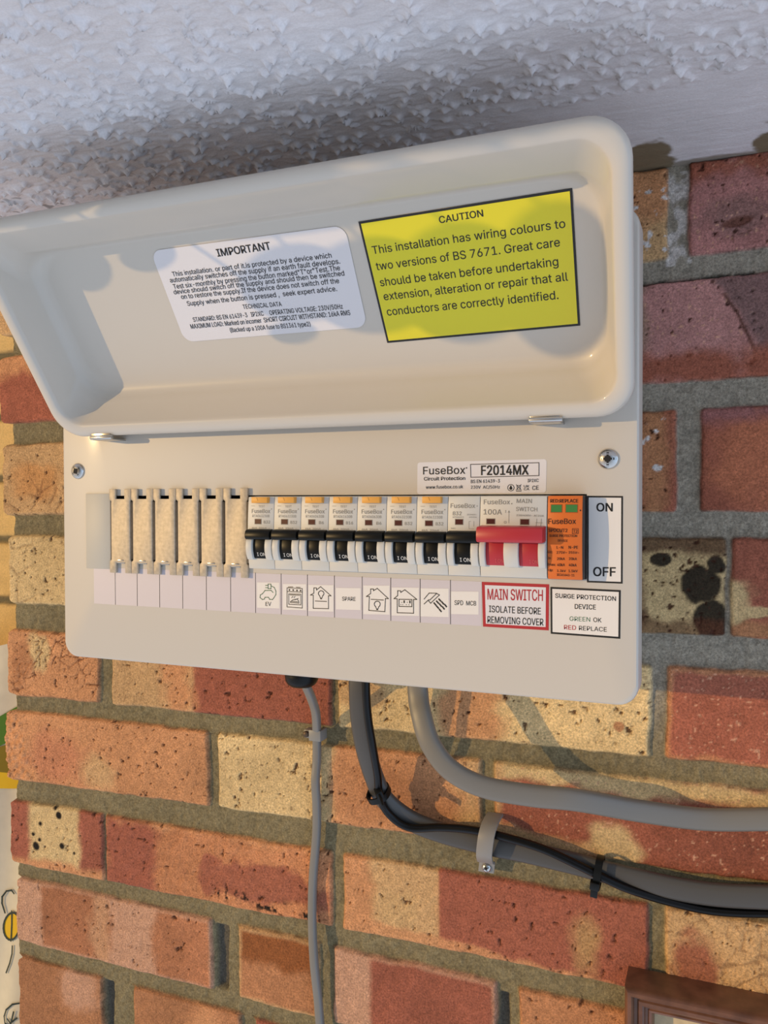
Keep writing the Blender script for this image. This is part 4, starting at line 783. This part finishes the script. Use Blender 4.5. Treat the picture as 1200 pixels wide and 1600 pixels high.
# ------------------------------------------------------------------ printed fabric beyond the wall's end
fab = mat('cream_fabric', 'd9cfb4', .85, grain=(60, .06)); leaf = mat('leaf_green_print', '4f7a22', .85); yel = mat('yellow_print', 'e0b51c', .85); lin_ = mat('dark_line_print', '2e3a34', .85)
mb = MB()
def fy(x, z): return 150 + 6*math.sin(x*.045 + z*.006) + 3*math.sin(x*.11 - z*.011)
NX, NZ = 70, 90; top_z = lambda x: -58 + .25*(x + 200)
vs = []; fs = []
for j in range(NZ + 1):
    for i in range(NX + 1):
        x = -460 + 300*i/NX; z = -560 + (top_z(x) + 560)*j/NZ; vs.append((x, fy(x, z), z))
for j in range(NZ):
    for i in range(NX): a = j*(NX+1)+i; fs.append((a, a+1, a+NX+2, a+NX+1))
mb.add(vs, fs, 0)
ff = lambda x, z: (x, fy(x, z) - .8, z)
ff2 = lambda x, z: (x, fy(x, z) - 1.4, z)
def ell(cx, cz_, a, b, rot=0, n=22): 
    c_, s_ = math.cos(rot), math.sin(rot); return [(cx + a*math.cos(2*math.pi*i/n)*c_ - b*math.sin(2*math.pi*i/n)*s_, cz_ + a*math.cos(2*math.pi*i/n)*s_ + b*math.sin(2*math.pi*i/n)*c_) for i in range(n)]
BEE = D['fab']
mb.poly([ff(*p) for p in ell(*BEE['body'], 9.5, 13.5, -.35)], 2)
e_ = ell(*BEE['body'], 9.5, 13.5, -.35); mb.stroke(e_ + [e_[0]], 1.8, ff2, 3)
for k in ('loop', 'stripe', 'tail', 'ring', 'twig', 'twig2'): mb.stroke([tuple(p) for p in BEE[k]], 1.6, ff2, 3)
mb.poly([ff(*p) for p in BEE['leaf']], 1); mb.poly([ff(*p) for p in BEE['petal']], 2); mb.poly([ff(*p) for p in BEE['stalk']], 4)
o = mb.build('curtain', [fab, leaf, yel, lin_, mat('olive_print', '8a7418', .85)], None, smooth_angle=60, origin=(-310, 150, -560)); tag(o, 'cream fabric printed with a yellow bee and leaves, beyond the left end of the wall', 'curtain')
# pale brick pier behind it
def pier():
    xs = np.arange(-420, -150, 3.0); zs = np.arange(-560, 276, 2.0); X, Z = np.meshgrid(xs, zs)
    ph = (Z + 33) % 62; e = np.minimum(ph, 62 - ph); inb = sst(2.5, 6, e + (fbm(X, Z, 15, 7) - .5) * 3)
    C = MOR * .8 * (1 - inb)[..., None] + R_('dcb877') * inb[..., None] * (.85 + .3*fbm(X, Z, 12, 9))[..., None]
    o = grid_object('wall_left', X, 196 - 4*inb, Z, C, attr_mat('pale_brickwork', .9, (500, .12), (1500, .1), (700, .3))); tag(o, kind='structure')
pier()

# ------------------------------------------------------------------ added plant, out of view on the left; leaves shaped to shadow the lid
pl_ = tag(empty('added_shadow_plant', (-120, -250, 270)), 'added unseen plant left of the lid, its green leaves shaped to cast shadows on it', 'plant')
lf = mat('green_leaf', '4c6b2c', .5); stm = mat('green_stem', '5a5f30', .6)
for k, (x, s, rx, rs_, off, t_) in enumerate(D['leaves']):
    c = Vector(LP(x, s, off)) - SUN_DIR * t_; ex_ = Vector((1, 0, 0)); es = Vector((0, -math.cos(PHI), math.sin(PHI))); nn = Vector((0, -math.sin(PHI), -math.cos(PHI)))
    mb = MB(); rings = []
    for q in (.02, .35, .7, .92, 1.0):
        rings.append([tuple(c + ex_*rx*q*math.cos(2*math.pi*i/28) + es*rs_*q*math.sin(2*math.pi*i/28) - nn*(q*q*rx*.08)) for i in range(28)])
    back = [[tuple(Vector(p) - nn*.6) for p in rg] for rg in rings[::-1]]
    mb.loft(rings + back); l_ = mb.build('leaf', lf, pl_, smooth_angle=50)
    top = c + es*rs_*.6; mb = MB(); mb.sweep([tuple(top), tuple(top + Vector((-10, -6, 20))), (top.x*.5 - 70, top.y - 10, 262), (-120 + k*3, -250, 274)], 1.1, 1.1, n=8, flat=1); mb.build('stem', stm, pl_, smooth_angle=60)
